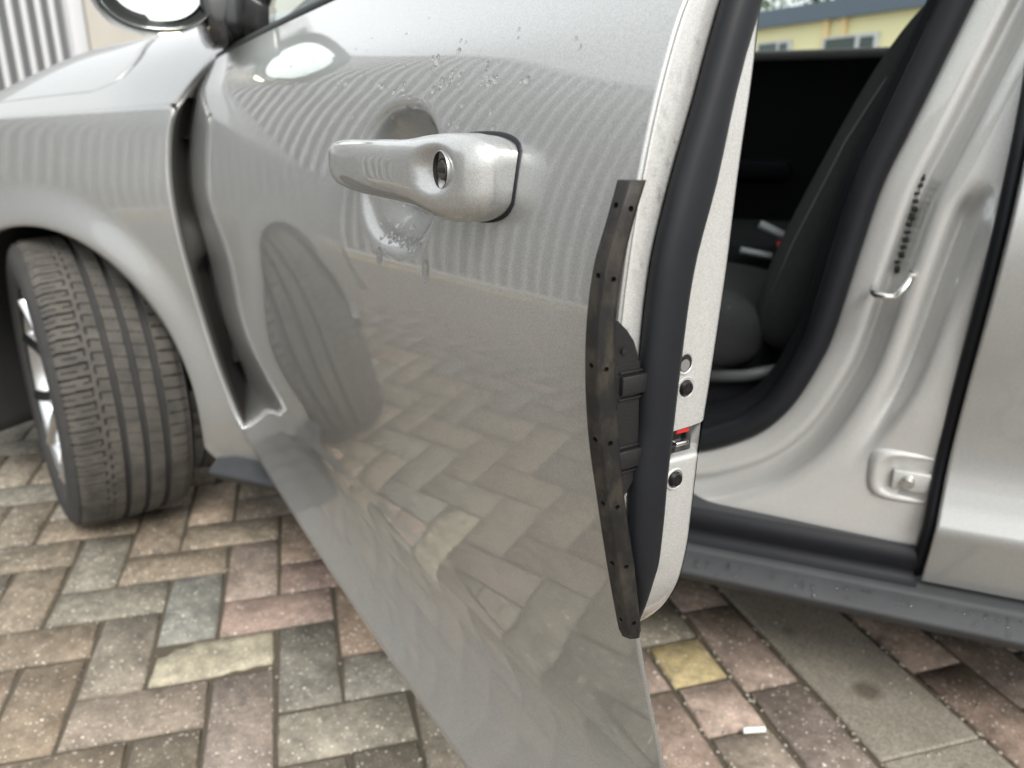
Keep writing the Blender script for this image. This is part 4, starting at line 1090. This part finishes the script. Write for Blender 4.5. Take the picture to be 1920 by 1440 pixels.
# yellow building seen through the far window
yb_ = tag(empty('yellow_building', (1.5, 13, 0)), 'low pale yellow building seen through the far car window', 'building')
YD = Vector((-.78, .63, 0)).normalized(); YN = Vector((-.63, -.78, 0)).normalized(); Y0 = Vector((2.0, 12.2, 0))
def ybox(name, u, z, size, m, outw=0, parent=None):
    rot = Matrix((YD, YN, Vector((0, 0, 1)))).transposed()
    o = box(name, Y0 + YD * u + YN * outw + Vector((0, 0, z)), size, m, None, 0, rot); o.parent = parent or yb_
    if parent is None: o.matrix_parent_inverse = Matrix.Translation(-yb_.location)
    else: o.matrix_parent_inverse = parent.matrix_world.inverted()
    return o
zroof = 2.514
ybox('wall', 2, zroof / 2, (18, .3, zroof), YELLOW, -.16)
ybox('roof_fascia', 2, zroof + .02, (18.2, .5, .26), GREYTRIM, -.12)
for cu_, cz_, wdd, ht in ((2.47, 2.03, .71, .30), (.937, 1.98, .99, .34)):
    fr_ = ybox('window', cu_, cz_, (wdd, .08, ht), WHITEP, .03)
    bpy.context.view_layer.update()
    ybox('pane', cu_ + wdd * .16, cz_, (wdd * .56, .05, ht * .8), WINDARK, .055, fr_)
    ybox('pane', cu_ - wdd * .33, cz_, (wdd * .24, .05, ht * .7), WINDARK, .055, fr_)
for u in (1.42, 1.09): ybox('pilaster', u, zroof - .35, (.10, .06, .62), ORANGE, .03)
# tree beyond it
tr = tag(empty('tree', (.2, 21, 0)), 'leafy green tree behind the yellow building roof', 'tree')
o = tube('trunk', [(.2, 21, 0), (.22, 21, 1.6), (.15, 21.05, 3.0), (.3, 21, 4.2)], [.16, .14, .11, .05], plain('bark', (.09, .07, .05), .9), None); o.parent = tr; o.matrix_parent_inverse = Matrix.Translation(-tr.location)
lv, lf = [], []; rnd = random.Random(5)
cl = [(Vector((.2 + rnd.gauss(0, 1.1), 21 + rnd.gauss(0, 1.0), 4.4 + rnd.gauss(0, .75))), rnd.uniform(.45, .9)) for _ in range(34)]
for c, r_ in cl:
    for _ in range(150):
        v = Vector((rnd.gauss(0, 1), rnd.gauss(0, 1), rnd.gauss(0, 1))).normalized() * r_ * rnd.random() ** .5
        a = Vector((rnd.gauss(0, 1), rnd.gauss(0, 1), rnd.gauss(0, 1))).normalized() * .07; b_ = a.orthogonal().normalized() * .045
        k = len(lv); lv += [c + v - a, c + v + b_, c + v + a, c + v - b_]; lf.append((k, k + 1, k + 2, k + 3))
m, n, b = mat('leaf'); b.inputs['Base Color'].default_value = (.07, .12, .03, 1); b.inputs['Roughness'].default_value = .6; b.inputs['Subsurface Weight'].default_value = 0
o = mesh('crown', lv, lf, m, None, False); o.parent = tr; o.matrix_parent_inverse = Matrix.Translation(-tr.location)

# cigarette butt
cb = cyl('cigarette_butt', (1.457, -.076, .0085), (1.487, -.060, .0085), .0045, plain('paper', (.75, .76, .68), .8, var=.1, scale=300), None)
tag(cb, 'white cigarette butt lying in a joint of the pink bricks', 'cigarette butt')
# loose grit
gv, gf = [], []
for _ in range(700):
    a, b_ = rnd.uniform(-4, 17) * U, rnd.uniform(-12, 1) * U
    if rnd.random() < .5: a = rnd.choice([12.0, 11.0, 13.85, 10.0]) * U + rnd.uniform(-.006, .006)
    elif rnd.random() < .6: b_ = gb(rnd.randint(-2, 9)) + rnd.uniform(-.004, .004)
    P = pt(a, b_) + Vector((0, 0, .001)); r_ = rnd.uniform(.001, .0035); k = len(gv)
    for dz_, rr_, n_ in ((-.2, 1, 5), (.5, .7, 5)):
        for i in range(5): gv.append(P + Vector((rr_ * r_ * math.cos(i * 1.257), rr_ * r_ * math.sin(i * 1.257), dz_ * r_)))
    for i in range(5): gf.append((k + i, k + (i + 1) % 5, k + 5 + (i + 1) % 5, k + 5 + i))
    gf.append(tuple(k + 5 + i for i in range(5)))
o = mesh('grit', gv, gf, plain('grit stone', (.30, .27, .22), .7, var=.4, scale=90)); o['kind'] = 'stuff'; o['label'] = 'small loose grit lying in the paving joints'
